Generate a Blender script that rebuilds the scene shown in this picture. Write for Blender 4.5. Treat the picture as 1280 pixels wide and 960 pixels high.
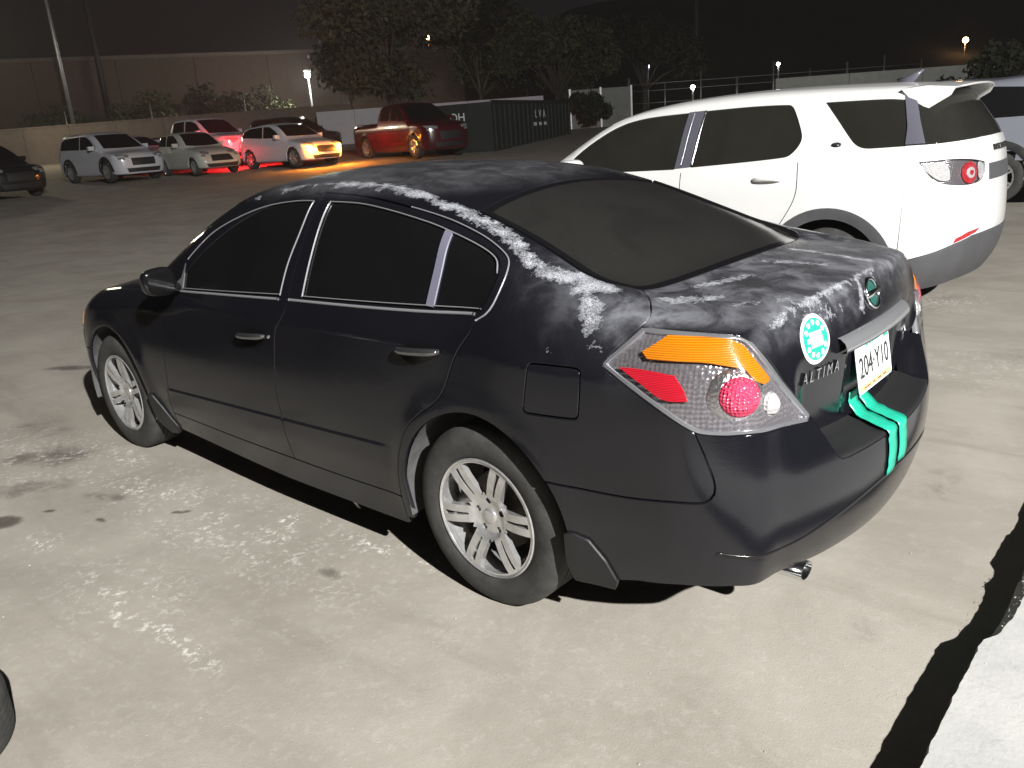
import bpy, math, random
import numpy as np
from mathutils import Vector, Matrix
from mathutils.geometry import delaunay_2d_cdt

for o in list(bpy.data.objects):
    bpy.data.objects.remove(o)
scene = bpy.context.scene
C = scene.collection
rng = random.Random(7)
nrg = np.random.default_rng(11)

# ---------------------------------------------------------------- camera
cam_d = bpy.data.cameras.new('camera')
cam = bpy.data.objects.new('camera', cam_d)
C.objects.link(cam)
scene.camera = cam
def camera_matrix(loc, yaw, pitch, roll):
    f = np.array([math.cos(pitch) * math.cos(yaw), math.cos(pitch) * math.sin(yaw), math.sin(pitch)])
    r = np.cross(f, [0, 0, 1.]); r /= np.linalg.norm(r)
    u = np.cross(r, f)
    c, s = math.cos(roll), math.sin(roll)
    r, u = c * r + s * u, -s * r + c * u
    return Matrix(((r[0], u[0], -f[0], loc[0]), (r[1], u[1], -f[1], loc[1]), (r[2], u[2], -f[2], loc[2]), (0, 0, 0, 1)))
cam.matrix_world = camera_matrix((-1.7845, 2.6327, 1.5934), -.8299, -.3055, -.074)
cam_d.sensor_width = 36
cam_d.lens = 1015.25 * 36 / 1280
cam_d.clip_start = .05
cam_d.clip_end = 1500

# ---------------------------------------------------------------- night sky and exposure
w = bpy.data.worlds.new('World'); scene.world = w; w.use_nodes = True
wn = w.node_tree.nodes; wl = w.node_tree.links
bgn = wn['Background']
sky = wn.new('ShaderNodeTexSky'); sky.sky_type = 'NISHITA'; sky.sun_disc = False
sky.sun_elevation = math.radians(-2.0); sky.sun_rotation = math.radians(220)
hs = wn.new('ShaderNodeHueSaturation'); hs.inputs['Saturation'].default_value = .25
wl.new(sky.outputs[0], hs.inputs['Color']); tint = wn.new('ShaderNodeMix'); tint.data_type = 'RGBA'; tint.blend_type = 'MULTIPLY'; tint.inputs[0].default_value = 1.
tint.inputs[7].default_value = (1.0, .90, 1.12, 1); wl.new(hs.outputs[0], tint.inputs[6]); wl.new(tint.outputs[2], bgn.inputs[0])
bgn.inputs[1].default_value = .035
vs = scene.view_settings
vs.view_transform = 'Standard'; vs.look = 'None'; vs.exposure = 0; vs.gamma = 1; vs.use_curve_mapping = False
scene.cycles.max_bounces = 4; scene.cycles.diffuse_bounces = 2; scene.cycles.glossy_bounces = 3; scene.cycles.transmission_bounces = 3; scene.cycles.transparent_max_bounces = 6
scene.cycles.caustics_reflective = False; scene.cycles.caustics_refractive = False
scene.render.resolution_x = 1024; scene.render.resolution_y = 768

# the yard's floodlight: on a tall pole behind and to the right of the photographer (built below as a thing)
FLOOD = np.array([-12.2, 5.3, 8.5])
fl_d = bpy.data.lights.new('floodlight', 'SPOT')
fl_d.energy = 28500; fl_d.color = (1.0, .985, .955); fl_d.shadow_soft_size = .10
fl_d.spot_size = math.radians(140); fl_d.spot_blend = .8
fl = bpy.data.objects.new('floodlight_beam', fl_d); C.objects.link(fl)
fl.location = FLOOD
fl.rotation_euler = (Vector((5.0, -4.0, 0)) - Vector(FLOOD)).to_track_quat('-Z', 'Y').to_euler()

# ---------------------------------------------------------------- helpers
def spl(pts):
    """natural cubic spline through (t, value) pairs, straight beyond its ends"""
    pts = sorted(pts)
    x = np.array([p[0] for p in pts], float); y = np.array([p[1] for p in pts], float)
    n = len(x); h = np.diff(x)
    A = np.eye(n); b = np.zeros(n)
    for i in range(1, n - 1):
        A[i, i - 1] = h[i - 1]; A[i, i] = 2 * (h[i - 1] + h[i]); A[i, i + 1] = h[i]
        b[i] = 6 * ((y[i + 1] - y[i]) / h[i] - (y[i] - y[i - 1]) / h[i - 1])
    m = np.linalg.solve(A, b)
    s0 = (y[1] - y[0]) / h[0] - h[0] * m[1] / 6
    s1 = (y[-1] - y[-2]) / h[-1] + h[-1] * m[-2] / 6
    def exact(t):
        t = np.asarray(t, float); tc = np.clip(t, x[0], x[-1])
        i = np.clip(np.searchsorted(x, tc) - 1, 0, n - 2)
        a = x[i + 1] - tc; c = tc - x[i]; hh = h[i]
        v = m[i] * a**3 / (6 * hh) + m[i + 1] * c**3 / (6 * hh) + (y[i] / hh - m[i] * hh / 6) * a + (y[i + 1] / hh - m[i + 1] * hh / 6) * c
        return v + np.where(t < x[0], (t - x[0]) * s0, 0) + np.where(t > x[-1], (t - x[-1]) * s1, 0)
    tt = np.linspace(x[0], x[-1], 3000); vv = exact(tt)
    def f(t):
        t = np.asarray(t, float); v = np.interp(t, tt, vv)
        return v + np.minimum(t - x[0], 0) * s0 + np.maximum(t - x[-1], 0) * s1
    return f
def smax(a, b, k):
    h = np.maximum(k - np.abs(a - b), 0) / k
    return np.maximum(a, b) + h * h * k * .25
def smin(a, b, k): return -smax(-a, -b, k)
def sstep(a, b, t):
    t = np.clip((np.asarray(t, float) - a) / (b - a), 0, 1); return t * t * (3 - 2 * t)

def grad(F, P, e=1.5e-3):
    g = np.stack([F(P[:, 0] + e, P[:, 1], P[:, 2]) - F(P[:, 0] - e, P[:, 1], P[:, 2]),
                  F(P[:, 0], P[:, 1] + e, P[:, 2]) - F(P[:, 0], P[:, 1] - e, P[:, 2]),
                  F(P[:, 0], P[:, 1], P[:, 2] + e) - F(P[:, 0], P[:, 1], P[:, 2] - e)], 1)
    return g / np.maximum(np.linalg.norm(g, axis=1, keepdims=True), 1e-9)
def cast(F, O, D, tmax, n=44):
    """first point where the ray enters the body F<0"""
    t = np.linspace(0, tmax, n)
    best = np.full(len(O), tmax * .5); lo = np.zeros(len(O)); hi = np.full(len(O), tmax); found = np.zeros(len(O), bool)
    prev = F(*(O + D * 0).T)
    for i in range(1, n):
        cur = F(*(O + D * t[i]).T)
        hit = (~found) & (prev > 0) & (cur <= 0)
        lo[hit] = t[i - 1]; hi[hit] = t[i]; found |= hit
        prev = cur
    for _ in range(20):
        mid = .5 * (lo + hi); v = F(*(O + D * mid[:, None]).T)
        ins = v <= 0
        hi = np.where(ins, mid, hi); lo = np.where(ins, lo, mid)
    return O + D * hi[:, None], found

class Chart:
    """a way to unroll part of a surface: 3D point -> 2D, and a ray for every 2D point"""
    def __init__(self, kind, **k): self.kind = kind; self.k = k
    def uv(s, P):
        P = np.atleast_2d(np.asarray(P, float)); k = s.k
        if s.kind == 'side': return P[:, [0, 2]].copy()
        if s.kind == 'top': return P[:, [0, 1]].copy()
        if s.kind == 'back': return P[:, [1, 2]].copy()
        if s.kind == 'roll':      # round an axis along x through z = k.z
            return np.stack([P[:, 0], np.arctan2(P[:, 2] - k['z'], P[:, 1] - k.get('y', 0)) * .8], 1)
        if s.kind == 'turn':      # round a vertical axis at x = k.x, seen from the end that k.s points to
            return np.stack([np.arctan2(P[:, 1], k['s'] * (P[:, 0] - k['x'])) * .9, P[:, 2]], 1)
        if s.kind == 'pitch':     # round an axis along y
            return np.stack([np.arctan2(P[:, 2] - k['z'], k['s'] * (P[:, 0] - k['x'])) * .5, P[:, 1]], 1)
    def ray(s, U):
        k = s.k; z = np.zeros(len(U)); T = 2.6
        if s.kind == 'side':
            return np.stack([U[:, 0], z + 1.3, U[:, 1]], 1), np.stack([z, z - 1, z], 1), 1.3
        if s.kind == 'top':
            return np.stack([U[:, 0], U[:, 1], z + 2.2], 1), np.stack([z, z, z - 1], 1), 2.2
        if s.kind == 'back':
            return np.stack([z + k['x'], U[:, 0], U[:, 1]], 1), np.stack([z + k['s'], z, z], 1), 1.3
        if s.kind == 'roll':
            a = U[:, 1] / .8; d = np.stack([z, np.cos(a), np.sin(a)], 1)
            o = np.stack([U[:, 0], z + k.get('y', 0), z + k['z']], 1)
            return o + d * 1.6, -d, 1.6
        if s.kind == 'turn':
            a = U[:, 0] / .9; d = np.stack([k['s'] * np.cos(a), np.sin(a), z], 1)
            o = np.stack([z + k['x'], z, U[:, 1]], 1)
            return o + d * T, -d, T
        if s.kind == 'pitch':
            a = U[:, 0] / .5; d = np.stack([k['s'] * np.cos(a), z, np.sin(a)], 1)
            o = np.stack([z + k['x'], U[:, 1], z + k['z']], 1)
            return o + d * T, -d, T
    def lift(s, F, U):
        O, D, T = s.ray(np.atleast_2d(np.asarray(U, float)))
        return cast(F, O, D, T)[0]

def resample(L, step, closed=True):
    L = np.asarray(L, float)
    if closed: L = np.vstack([L, L[:1]])
    out = []
    for a, b in zip(L[:-1], L[1:]):
        n = max(1, int(round(np.linalg.norm(b - a) / step)))
        for i in range(n): out.append(a + (b - a) * i / n)
    if not closed: out.append(L[-1])
    return np.array(out)
def smooth_loop(L, sharp=(), step=.02, closed=True):
    """Catmull-Rom through the points; corner indices in sharp stay corners"""
    L = np.asarray(L, float); n = len(L); out = []
    rngi = range(n) if closed else range(n - 1)
    for i in rngi:
        p1, p2 = L[i], L[(i + 1) % n]
        p0 = L[i - 1] if (closed or i > 0) else p1
        p3 = L[(i + 2) % n] if (closed or i + 2 < n) else p2
        if i in sharp: p0 = p1
        if (i + 1) % n in sharp: p3 = p2
        d = np.linalg.norm(p2 - p1); k = max(1, int(round(d / step)))
        m1 = (p2 - p0) * .5; m2 = (p3 - p1) * .5
        # keep tangents no longer than the span
        for m in (m1, m2):
            l = np.linalg.norm(m)
            if l > d: m *= d / max(l, 1e-9)
        for j in range(k):
            t = j / k
            out.append((2*t**3 - 3*t**2 + 1) * p1 + (t**3 - 2*t**2 + t) * m1 + (-2*t**3 + 3*t**2) * p2 + (t**3 - t**2) * m2)
    if not closed: out.append(L[-1])
    return np.array(out)
def area2(L): return .5 * np.sum(L[:, 0] * np.roll(L[:, 1], -1) - np.roll(L[:, 0], -1) * L[:, 1])
def offset2(L, d):
    """move a counter-clockwise loop inward by d"""
    e = np.roll(L, -1, 0) - L; l = np.maximum(np.linalg.norm(e, axis=1, keepdims=True), 1e-9); e = e / l
    nrm = np.stack([-e[:, 1], e[:, 0]], 1)
    m = nrm + np.roll(nrm, 1, 0); ml = np.linalg.norm(m, axis=1, keepdims=True)
    m = m / np.maximum(ml, .3) ; c = np.maximum((m * nrm).sum(1, keepdims=True), .5)
    return L + m * d / c
def inside2(L, P):
    x, y = P[:, 0], P[:, 1]; r = np.zeros(len(P), bool)
    for a, b in zip(L, np.roll(L, -1, 0)):
        if a[1] == b[1]: continue
        c = ((a[1] > y) != (b[1] > y)) & (x < (b[0] - a[0]) * (y - a[1]) / (b[1] - a[1]) + a[0])
        r ^= c
    return r
def dist2(L, P):
    d = np.full(len(P), 1e9)
    for a, b in zip(L, np.roll(L, -1, 0)):
        ab = b - a; t = np.clip(((P - a) @ ab) / max(ab @ ab, 1e-12), 0, 1)
        d = np.minimum(d, np.linalg.norm(P - (a + t[:, None] * ab), axis=1))
    return d
def fill2(loops, h, extra=None):
    """triangulate the area inside loops[0] and outside the others; interior points on a grid of step h"""
    V = []; E = []
    for L in loops:
        b = len(V); V += [tuple(p) for p in L]; n = len(L)
        E += [(b + i, b + (i + 1) % n) for i in range(n)]
    lo = loops[0].min(0); hi = loops[0].max(0)
    gx, gy = np.meshgrid(np.arange(lo[0] + h * .37, hi[0], h), np.arange(lo[1] + h * .41, hi[1], h))
    G = np.stack([gx.ravel(), gy.ravel()], 1)
    if len(G):
        k = inside2(loops[0], G)
        for L in loops[1:]: k &= ~inside2(L, G)
        G = G[k]
        for L in loops:
            if len(G): G = G[dist2(L, G) > h * .42]
        if extra is not None:
            d_ = np.min(np.hypot(G[:, None, 0] - extra[None, :, 0], G[:, None, 1] - extra[None, :, 1]), 1); G = G[d_ > .012]
            e_ = extra[inside2(loops[0], extra)]
            for L in loops: e_ = e_[dist2(L, e_) > .004]
            G = np.vstack([G, e_])
        V += [tuple(p) for p in G]
    vo, eo, fo, *_ = delaunay_2d_cdt([Vector(p) for p in V], E, [], 4 if len(loops) > 1 else 1, 1e-6)
    vo = np.array([tuple(v) for v in vo]); T = np.array([f for f in fo if len(f) == 3], int)
    c = vo[T].mean(1); k = inside2(loops[0], c)
    for L in loops[1:]: k &= ~inside2(L, c)
    T = T[k]
    a = vo[T]; ar = (a[:, 1, 0] - a[:, 0, 0]) * (a[:, 2, 1] - a[:, 0, 1]) - (a[:, 2, 0] - a[:, 0, 0]) * (a[:, 1, 1] - a[:, 0, 1])
    T = T[np.abs(ar) > 1e-12]; ar = ar[np.abs(ar) > 1e-12]
    T[ar < 0] = T[ar < 0][:, ::-1]
    return vo, T

def link(name, me, mat, parent=None):
    o = bpy.data.objects.new(name, me); C.objects.link(o)
    if mat is not None and not me.materials: me.materials.append(mat)
    if parent is not None: o.parent = parent
    return o
def mesh(name, V, F, mat, parent=None, smooth=True, normals=None, attrs=None):
    me = bpy.data.meshes.new(name)
    me.from_pydata([tuple(map(float, v)) for v in V], [], [tuple(int(i) for i in f) for f in F])
    if attrs:
        for k, v in attrs.items():
            a = me.attributes.new(k, 'FLOAT', 'POINT'); a.data.foreach_set('value', np.asarray(v, np.float32))
    me.polygons.foreach_set('use_smooth', [smooth] * len(me.polygons))
    if normals is not None: me.normals_split_custom_set_from_vertices([tuple(map(float, n)) for n in normals])
    me.update()
    return link(name, me, mat, parent)
def empty(name, loc=(0, 0, 0), rz=0, parent=None):
    o = bpy.data.objects.new(name, None); C.objects.link(o); o.location = loc; o.rotation_euler = (0, 0, rz)
    o.empty_display_size = .2
    if parent is not None: o.parent = parent
    return o
def tag(o, label, cat, group=None, kind=None):
    o['label'] = label; o['category'] = cat
    if group: o['group'] = group
    if kind: o['kind'] = kind
    return o
def structure(o): o['kind'] = 'structure'; return o

def panel(name, F, chart, loops, mat, parent, h=.03, off=0., lip=.02, gap=.0032, attr=None, mirror=False, edge=.014, uvloops=False, extra=None):
    """a skin panel cut from the surface F inside loops (3D outlines), with turned-in edges"""
    L2 = []
    for i, L in enumerate(loops):
        U = np.asarray(L, float) if uvloops else chart.uv(L)
        if area2(U) < 0: U = U[::-1]
        U = resample(U, edge)
        L2.append(offset2(U, gap if i == 0 else -gap))
    U, T = fill2(L2, h, extra)
    P = chart.lift(F, U); N = grad(F, P); P = P + N * off
    fn = np.cross(P[T[:, 1]] - P[T[:, 0]], P[T[:, 2]] - P[T[:, 0]])
    if (fn * N[T[:, 0]]).sum() < 0: T = T[:, ::-1]
    # open edges
    cnt = {}
    for t in T:
        for a, b in ((t[0], t[1]), (t[1], t[2]), (t[2], t[0])):
            cnt[(a, b)] = 1
    bd = [(a, b) for (a, b) in cnt if (b, a) not in cnt]
    V = P; NN = N; faces = [tuple(t) for t in T]
    if lip > 0 and bd:
        out = np.zeros_like(P)
        for a, b in bd:
            o = np.cross(P[b] - P[a], N[a] + N[b]); l = np.linalg.norm(o)
            if l > 1e-9: out[a] += o / l; out[b] += o / l
        ids = sorted({i for e in bd for i in e}); m = {v: k for k, v in enumerate(ids)}
        I = np.array(ids); o = out[I]; o /= np.maximum(np.linalg.norm(o, axis=1, keepdims=True), 1e-9)
        A = P[I] - N[I] * min(.0042, lip * .3) + o * min(.0024, gap * .7); B = P[I] - N[I] * lip + o * min(.0024, gap * .7)
        b0 = len(P); b1 = b0 + len(I)
        V = np.vstack([P, A, B]); q = N[I] + 1.6 * o; q /= np.linalg.norm(q, axis=1, keepdims=True)
        NN = np.vstack([N, q, o])
        for a, b in bd:
            faces.append((b, a, b0 + m[a], b0 + m[b])); faces.append((b0 + m[b], b0 + m[a], b1 + m[a], b1 + m[b]))
    at = {k: f(V) for k, f in attr.items()} if attr else None
    ob = mesh(name, V, faces, mat, parent, True, NN, at)
    if mirror:
        V2 = V * [1, -1, 1]; N2 = NN * [1, -1, 1]
        o2 = mesh(name, V2, [f[::-1] for f in faces], mat, mirror if mirror is not True else parent, True, N2,
                  {k: np.zeros(len(V2)) if k == 'peel' else f(V) for k, f in attr.items()} if attr else None)
        return ob, o2
    return ob

def surf_line(F, chart, pts, step=.01, closed=False, sharp=(), uv=False):
    """a curve lying on the surface F through the given 3D points"""
    U = np.asarray(pts, float) if uv else chart.uv(pts)
    U = smooth_loop(U, sharp, step, closed)
    P = chart.lift(F, U); return P, grad(F, P)
def strip(name, P, N, w, t, mat, parent, off=0., closed=False, mirror=False):
    """a thin raised bead of width w and thickness t that follows a curve on a surface"""
    n = len(P); d = np.roll(P, -1, 0) - np.roll(P, 1, 0)
    if not closed: d[0] = P[1] - P[0]; d[-1] = P[-1] - P[-2]
    d /= np.maximum(np.linalg.norm(d, axis=1, keepdims=True), 1e-9)
    S = np.cross(N, d); S /= np.maximum(np.linalg.norm(S, axis=1, keepdims=True), 1e-9)
    prof = [(-.5, -.6), (-.5, .45), (-.3, .9), (0, 1.), (.3, .9), (.5, .45), (.5, -.6)]
    V = []; m = len(prof)
    for a, b in prof: V.append(P + S * (a * w) + N * (off + b * t))
    V = np.stack(V, 1).reshape(-1, 3); F = []
    for i in range(n if closed else n - 1):
        j = (i + 1) % n
        for k in range(m - 1): F.append((i * m + k, j * m + k, j * m + k + 1, i * m + k + 1))
    if not closed: F.append(tuple(range(m))[::-1]); F.append(tuple((n - 1) * m + k for k in range(m)))
    o = mesh(name, V, F, mat, parent)
    if mirror: return o, mesh(name, V * [1, -1, 1], [f[::-1] for f in F], mat, parent)
    return o
def lathe(prof, n=64, axis='y', cap=False):
    """turn (radius, height) pairs round an axis"""
    V = []; F = []; m = len(prof)
    for i in range(n):
        a = 2 * math.pi * i / n
        for r, h in prof:
            V.append((r * math.cos(a), h, r * math.sin(a)) if axis == 'y' else (r * math.cos(a), r * math.sin(a), h))
    for i in range(n):
        j = (i + 1) % n
        for k in range(m - 1): F.append((i * m + k, i * m + k + 1, j * m + k + 1, j * m + k))
    return np.array(V), F
def box(c, s, rot=None):
    V = np.array([(x, y, z) for x in (-.5, .5) for y in (-.5, .5) for z in (-.5, .5)]) * s
    if rot is not None: V = V @ np.array(rot.to_matrix()).T
    V = V + c
    return V, [(0, 1, 3, 2), (4, 6, 7, 5), (0, 4, 5, 1), (2, 3, 7, 6), (0, 2, 6, 4), (1, 5, 7, 3)]
def merge(*parts):
    V = []; F = []; b = 0
    for v, f in parts:
        V.append(np.asarray(v, float)); F += [tuple(i + b for i in q) for q in f]; b += len(v)
    return np.vstack(V), F
def tube(P, r, n=10, closed=False):
    P = np.asarray(P, float); m = len(P); R = np.full(m, r) if np.isscalar(r) else np.asarray(r, float)
    V = []; F = []; up = np.array([0, 0, 1.])
    prevs = None
    for i in range(m):
        d = P[(i + 1) % m] - P[i - 1] if (closed or 0 < i < m - 1) else (P[1] - P[0] if i == 0 else P[-1] - P[-2])
        d = d / max(np.linalg.norm(d), 1e-9)
        s = np.cross(d, up) if prevs is None else prevs - d * (prevs @ d)
        if np.linalg.norm(s) < 1e-3: s = np.cross(d, [1., 0, 0])
        s /= np.linalg.norm(s); prevs = s; t = np.cross(d, s)
        for k in range(n):
            a = 2 * math.pi * k / n; V.append(P[i] + R[i] * (math.cos(a) * s + math.sin(a) * t))
    for i in range(m if closed else m - 1):
        j = (i + 1) % m
        for k in range(n): F.append((i * n + k, i * n + (k + 1) % n, j * n + (k + 1) % n, j * n + k))
    if not closed: F.append(tuple(range(n))[::-1]); F.append(tuple((m - 1) * n + k for k in range(n)))
    return np.array(V), F
def bevel(o, wd=.006, seg=2):
    m = o.modifiers.new('b', 'BEVEL'); m.width = wd; m.segments = seg; m.limit_method = 'ANGLE'; m.angle_limit = math.radians(35); return o
# ---------------------------------------------------------------- materials
def mat(name):
    m = bpy.data.materials.new(name); m.use_nodes = True
    nt = m.node_tree
    return m, nt.nodes, nt.links, nt.nodes['Principled BSDF']
def simple(name, col, rough=.5, metal=0., spec=.5, coat=0., emis=None, es=0., bump=0., bscale=60., var=0., vscale=8.):
    m, n, l, b = mat(name)
    b.inputs['Base Color'].default_value = (*col, 1); b.inputs['Roughness'].default_value = rough
    b.inputs['Metallic'].default_value = metal; b.inputs['Specular IOR Level'].default_value = spec
    b.inputs['Coat Weight'].default_value = coat; b.inputs['Coat Roughness'].default_value = .05
    if emis: b.inputs['Emission Color'].default_value = (*emis, 1); b.inputs['Emission Strength'].default_value = es
    tc = n.new('ShaderNodeTexCoord')
    if bump:
        t = n.new('ShaderNodeTexNoise'); t.inputs['Scale'].default_value = bscale; t.inputs['Detail'].default_value = 4
        bp = n.new('ShaderNodeBump'); bp.inputs['Strength'].default_value = bump; bp.inputs['Distance'].default_value = .01
        l.new(tc.outputs['Object'], t.inputs['Vector']); l.new(t.outputs['Fac'], bp.inputs['Height']); l.new(bp.outputs['Normal'], b.inputs['Normal'])
    if var:
        t = n.new('ShaderNodeTexNoise'); t.inputs['Scale'].default_value = vscale; t.inputs['Detail'].default_value = 6; t.inputs['Roughness'].default_value = .65
        r = n.new('ShaderNodeValToRGB'); r.color_ramp.elements[0].position = .3; r.color_ramp.elements[1].position = .7
        r.color_ramp.elements[0].color = (*[c * (1 - var) for c in col], 1); r.color_ramp.elements[1].color = (*[min(1, c * (1 + var)) for c in col], 1)
        l.new(tc.outputs['Object'], t.inputs['Vector']); l.new(t.outputs['Fac'], r.inputs['Fac']); l.new(r.outputs['Color'], b.inputs['Base Color'])
    return m
class NB:
    """short hand for shader nodes"""
    def __init__(s, n, l): s.n = n; s.l = l
    def put(s, sock, v):
        if isinstance(v, (int, float)): sock.default_value = v
        elif isinstance(v, (tuple, list)): sock.default_value = (*v, 1) if len(v) == 3 and sock.type == 'RGBA' else v
        else: s.l.new(v, sock)
    def math(s, op, a, b=0., c=None, clamp=False):
        m = s.n.new('ShaderNodeMath'); m.operation = op; m.use_clamp = clamp
        s.put(m.inputs[0], a); s.put(m.inputs[1], b)
        if c is not None: s.put(m.inputs[2], c)
        return m.outputs[0]
    def noise(s, vec, scale, detail=5, rough=.6, dist=0.):
        t = s.n.new('ShaderNodeTexNoise'); t.inputs['Scale'].default_value = scale; t.inputs['Detail'].default_value = detail
        t.inputs['Roughness'].default_value = rough; t.inputs['Distortion'].default_value = dist
        if vec is not None: s.l.new(vec, t.inputs['Vector'])
        return t.outputs['Fac']
    def voro(s, vec, scale, feature='F1', rand=1.):
        t = s.n.new('ShaderNodeTexVoronoi'); t.feature = feature; t.inputs['Scale'].default_value = scale; t.inputs['Randomness'].default_value = rand
        s.l.new(vec, t.inputs['Vector']); return t.outputs['Distance']
    def ramp(s, fac, a, b, lo=0., hi=1.):
        m = s.n.new('ShaderNodeMapRange'); m.interpolation_type = 'SMOOTHSTEP'
        s.put(m.inputs['Value'], fac); s.put(m.inputs['From Min'], a); s.put(m.inputs['From Max'], b); s.put(m.inputs['To Min'], lo); s.put(m.inputs['To Max'], hi)
        return m.outputs['Result']
    def mix(s, fac, a, b):
        m = s.n.new('ShaderNodeMix'); m.data_type = 'RGBA'
        s.put(m.inputs[0], fac); s.put(m.inputs[6], a); s.put(m.inputs[7], b); return m.outputs[2]
    def attr(s, name):
        a = s.n.new('ShaderNodeAttribute'); a.attribute_name = name; return a.outputs['Fac']
    def vmap(s, vec, scale=(1, 1, 1), rot=(0, 0, 0), loc=(0, 0, 0)):
        m = s.n.new('ShaderNodeMapping'); m.inputs['Scale'].default_value = scale; m.inputs['Rotation'].default_value = rot; m.inputs['Location'].default_value = loc
        s.l.new(vec, m.inputs['Vector']); return m.outputs['Vector']
    def bump(s, h, strength, dist, normal=None):
        b = s.n.new('ShaderNodeBump'); b.inputs['Strength'].default_value = strength; b.inputs['Distance'].default_value = dist
        s.l.new(h, b.inputs['Height'])
        if normal is not None: s.l.new(normal, b.inputs['Normal'])
        return b.outputs['Normal']

def make_black_paint():
    m, n, l, b = mat('black_paint'); N = NB(n, l)
    tc = n.new('ShaderNodeTexCoord'); O = tc.outputs['Object']
    big = N.noise(O, 2.2, 3, .6, .4); fine = N.noise(O, 150, 1, .7)
    dust = N.math('MULTIPLY', N.math('ADD', .10, N.attr('dust')), N.ramp(big, .25, .75, .55, 1.))
    dust = N.math('MULTIPLY', dust, N.ramp(fine, .25, .75, .6, 1.))
    col = N.mix(N.math('MULTIPLY', dust, .13, clamp=True), (.0042, .0043, .0068), (.28, .28, .29))
    # hazed, failing clear coat: cloudy grey where it starts to lift
    cl = N.noise(O, 8.0, 6, .64, .5)
    hz = N.math('MULTIPLY', N.attr('haze'), N.ramp(cl, .38, .68, .18, 1.))
    col = N.mix(N.math('MULTIPLY', hz, .30, clamp=True), col, (.42, .43, .48))
    # peeled clear coat with a ragged edge, mottled inside
    rag = N.math('ADD', N.math('MULTIPLY', N.math('SUBTRACT', N.noise(O, 19, 3, .66, .5), .5), 1.3), N.math('MULTIPLY', N.math('SUBTRACT', N.noise(O, 80, 2, .75), .5), .9))
    sm = N.math('ADD', N.attr('peel'), rag)
    pk = N.ramp(sm, .52, .60)
    crumb = N.ramp(N.noise(O, 230, 2, .8), .36, .60, .08, 1.)
    core = N.ramp(sm, .60, 1.05, .35, 1.)
    pk2 = N.math('MULTIPLY', N.math('MULTIPLY', pk, crumb), core)
    col = N.mix(N.math('MULTIPLY', pk2, .95), col, (.47, .485, .53))
    l.new(col, b.inputs['Base Color'])
    rough = N.math('ADD', .06, N.math('MULTIPLY', dust, .42)); rough = N.math('ADD', rough, N.math('MULTIPLY', hz, .28))
    rough = N.math('ADD', rough, N.math('MULTIPLY', pk, .55), clamp=True)
    l.new(rough, b.inputs['Roughness'])
    b.inputs['IOR'].default_value = 1.54
    hgt = N.math('ADD', N.math('MULTIPLY', pk, -.3), N.math('MULTIPLY', crumb, .1))
    l.new(N.bump(hgt, .3, .002, N.bump(N.noise(O, 4.5, 2, .5), .06, .02)), b.inputs['Normal'])
    return m
M = {}
M['paint'] = make_black_paint()
def make_tint(name, base, dustc, lo, hi, amount):
    m, n, l, b = mat(name); N = NB(n, l)
    tc = n.new('ShaderNodeTexCoord'); O = tc.outputs['Object']
    d = N.math('MULTIPLY', N.ramp(N.noise(O, 3, 7, .6, .5), lo, hi, .55, 1.), N.ramp(N.noise(O, 180, 3, .7), .2, .7, .6, 1.))
    sp = N.ramp(N.voro(O, 34), .03, .055, 1., 0.); sp = N.math('MULTIPLY', sp, N.ramp(N.noise(O, 9, 2), .60, .64))
    f = N.math('ADD', N.math('MULTIPLY', d, amount), N.math('MULTIPLY', sp, .35), clamp=True)
    l.new(N.mix(f, base, dustc), b.inputs['Base Color'])
    l.new(N.math('ADD', .04, N.math('MULTIPLY', d, .10)), b.inputs['Roughness'])
    return m
M['tint'] = make_tint('tinted_glass', (.0035, .0035, .0038), (.25, .24, .23), .3, .7, .012)
M['rear_tint'] = make_tint('dusty_rear_glass', (.007, .007, .007), (.33, .305, .275), .25, .6, .046)
M['chrome'] = simple('chrome', (.72, .73, .75), .10, 1.)
M['satin_trim'] = simple('satin_trim', (.33, .34, .37), .28, 1.)
M['seal'] = simple('bright_window_seal', (.27, .27, .29), .25, .3)
M['pale_trim'] = simple('pale_bare_trim', (.15, .15, .20), .4, 0.)
M['rubber'] = simple('tyre_rubber', (.046, .045, .043), .75, 0, .3, bump=.25, bscale=220, var=.35, vscale=14)
M['black_plastic'] = simple('black_plastic', (.014, .014, .015), .5, 0, .4, bump=.1, bscale=300)
M['grey_plastic'] = simple('dusty_liner', (.085, .083, .085), .8, 0, .3, var=.3, vscale=12)
M['liner'] = simple('dark_liner', (.006, .006, .006), .9, 0, .1)
M['handle'] = simple('black_chrome_handle', (.22, .22, .23), .07, .9)
M['paint_plain'] = simple('bumper_black', (.008, .008, .009), .15)
M['gloss_black'] = simple('gloss_black', (.006, .006, .007), .08)
M['alloy'] = simple('alloy_wheel', (.66, .66, .66), .2, .75, var=.15, vscale=30)
M['alloy_dark'] = simple('dirty_alloy', (.20, .19, .175), .5, .6, var=.3, vscale=25)
M['brake'] = simple('brake_disc', (.16, .14, .12), .45, .7)
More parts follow.
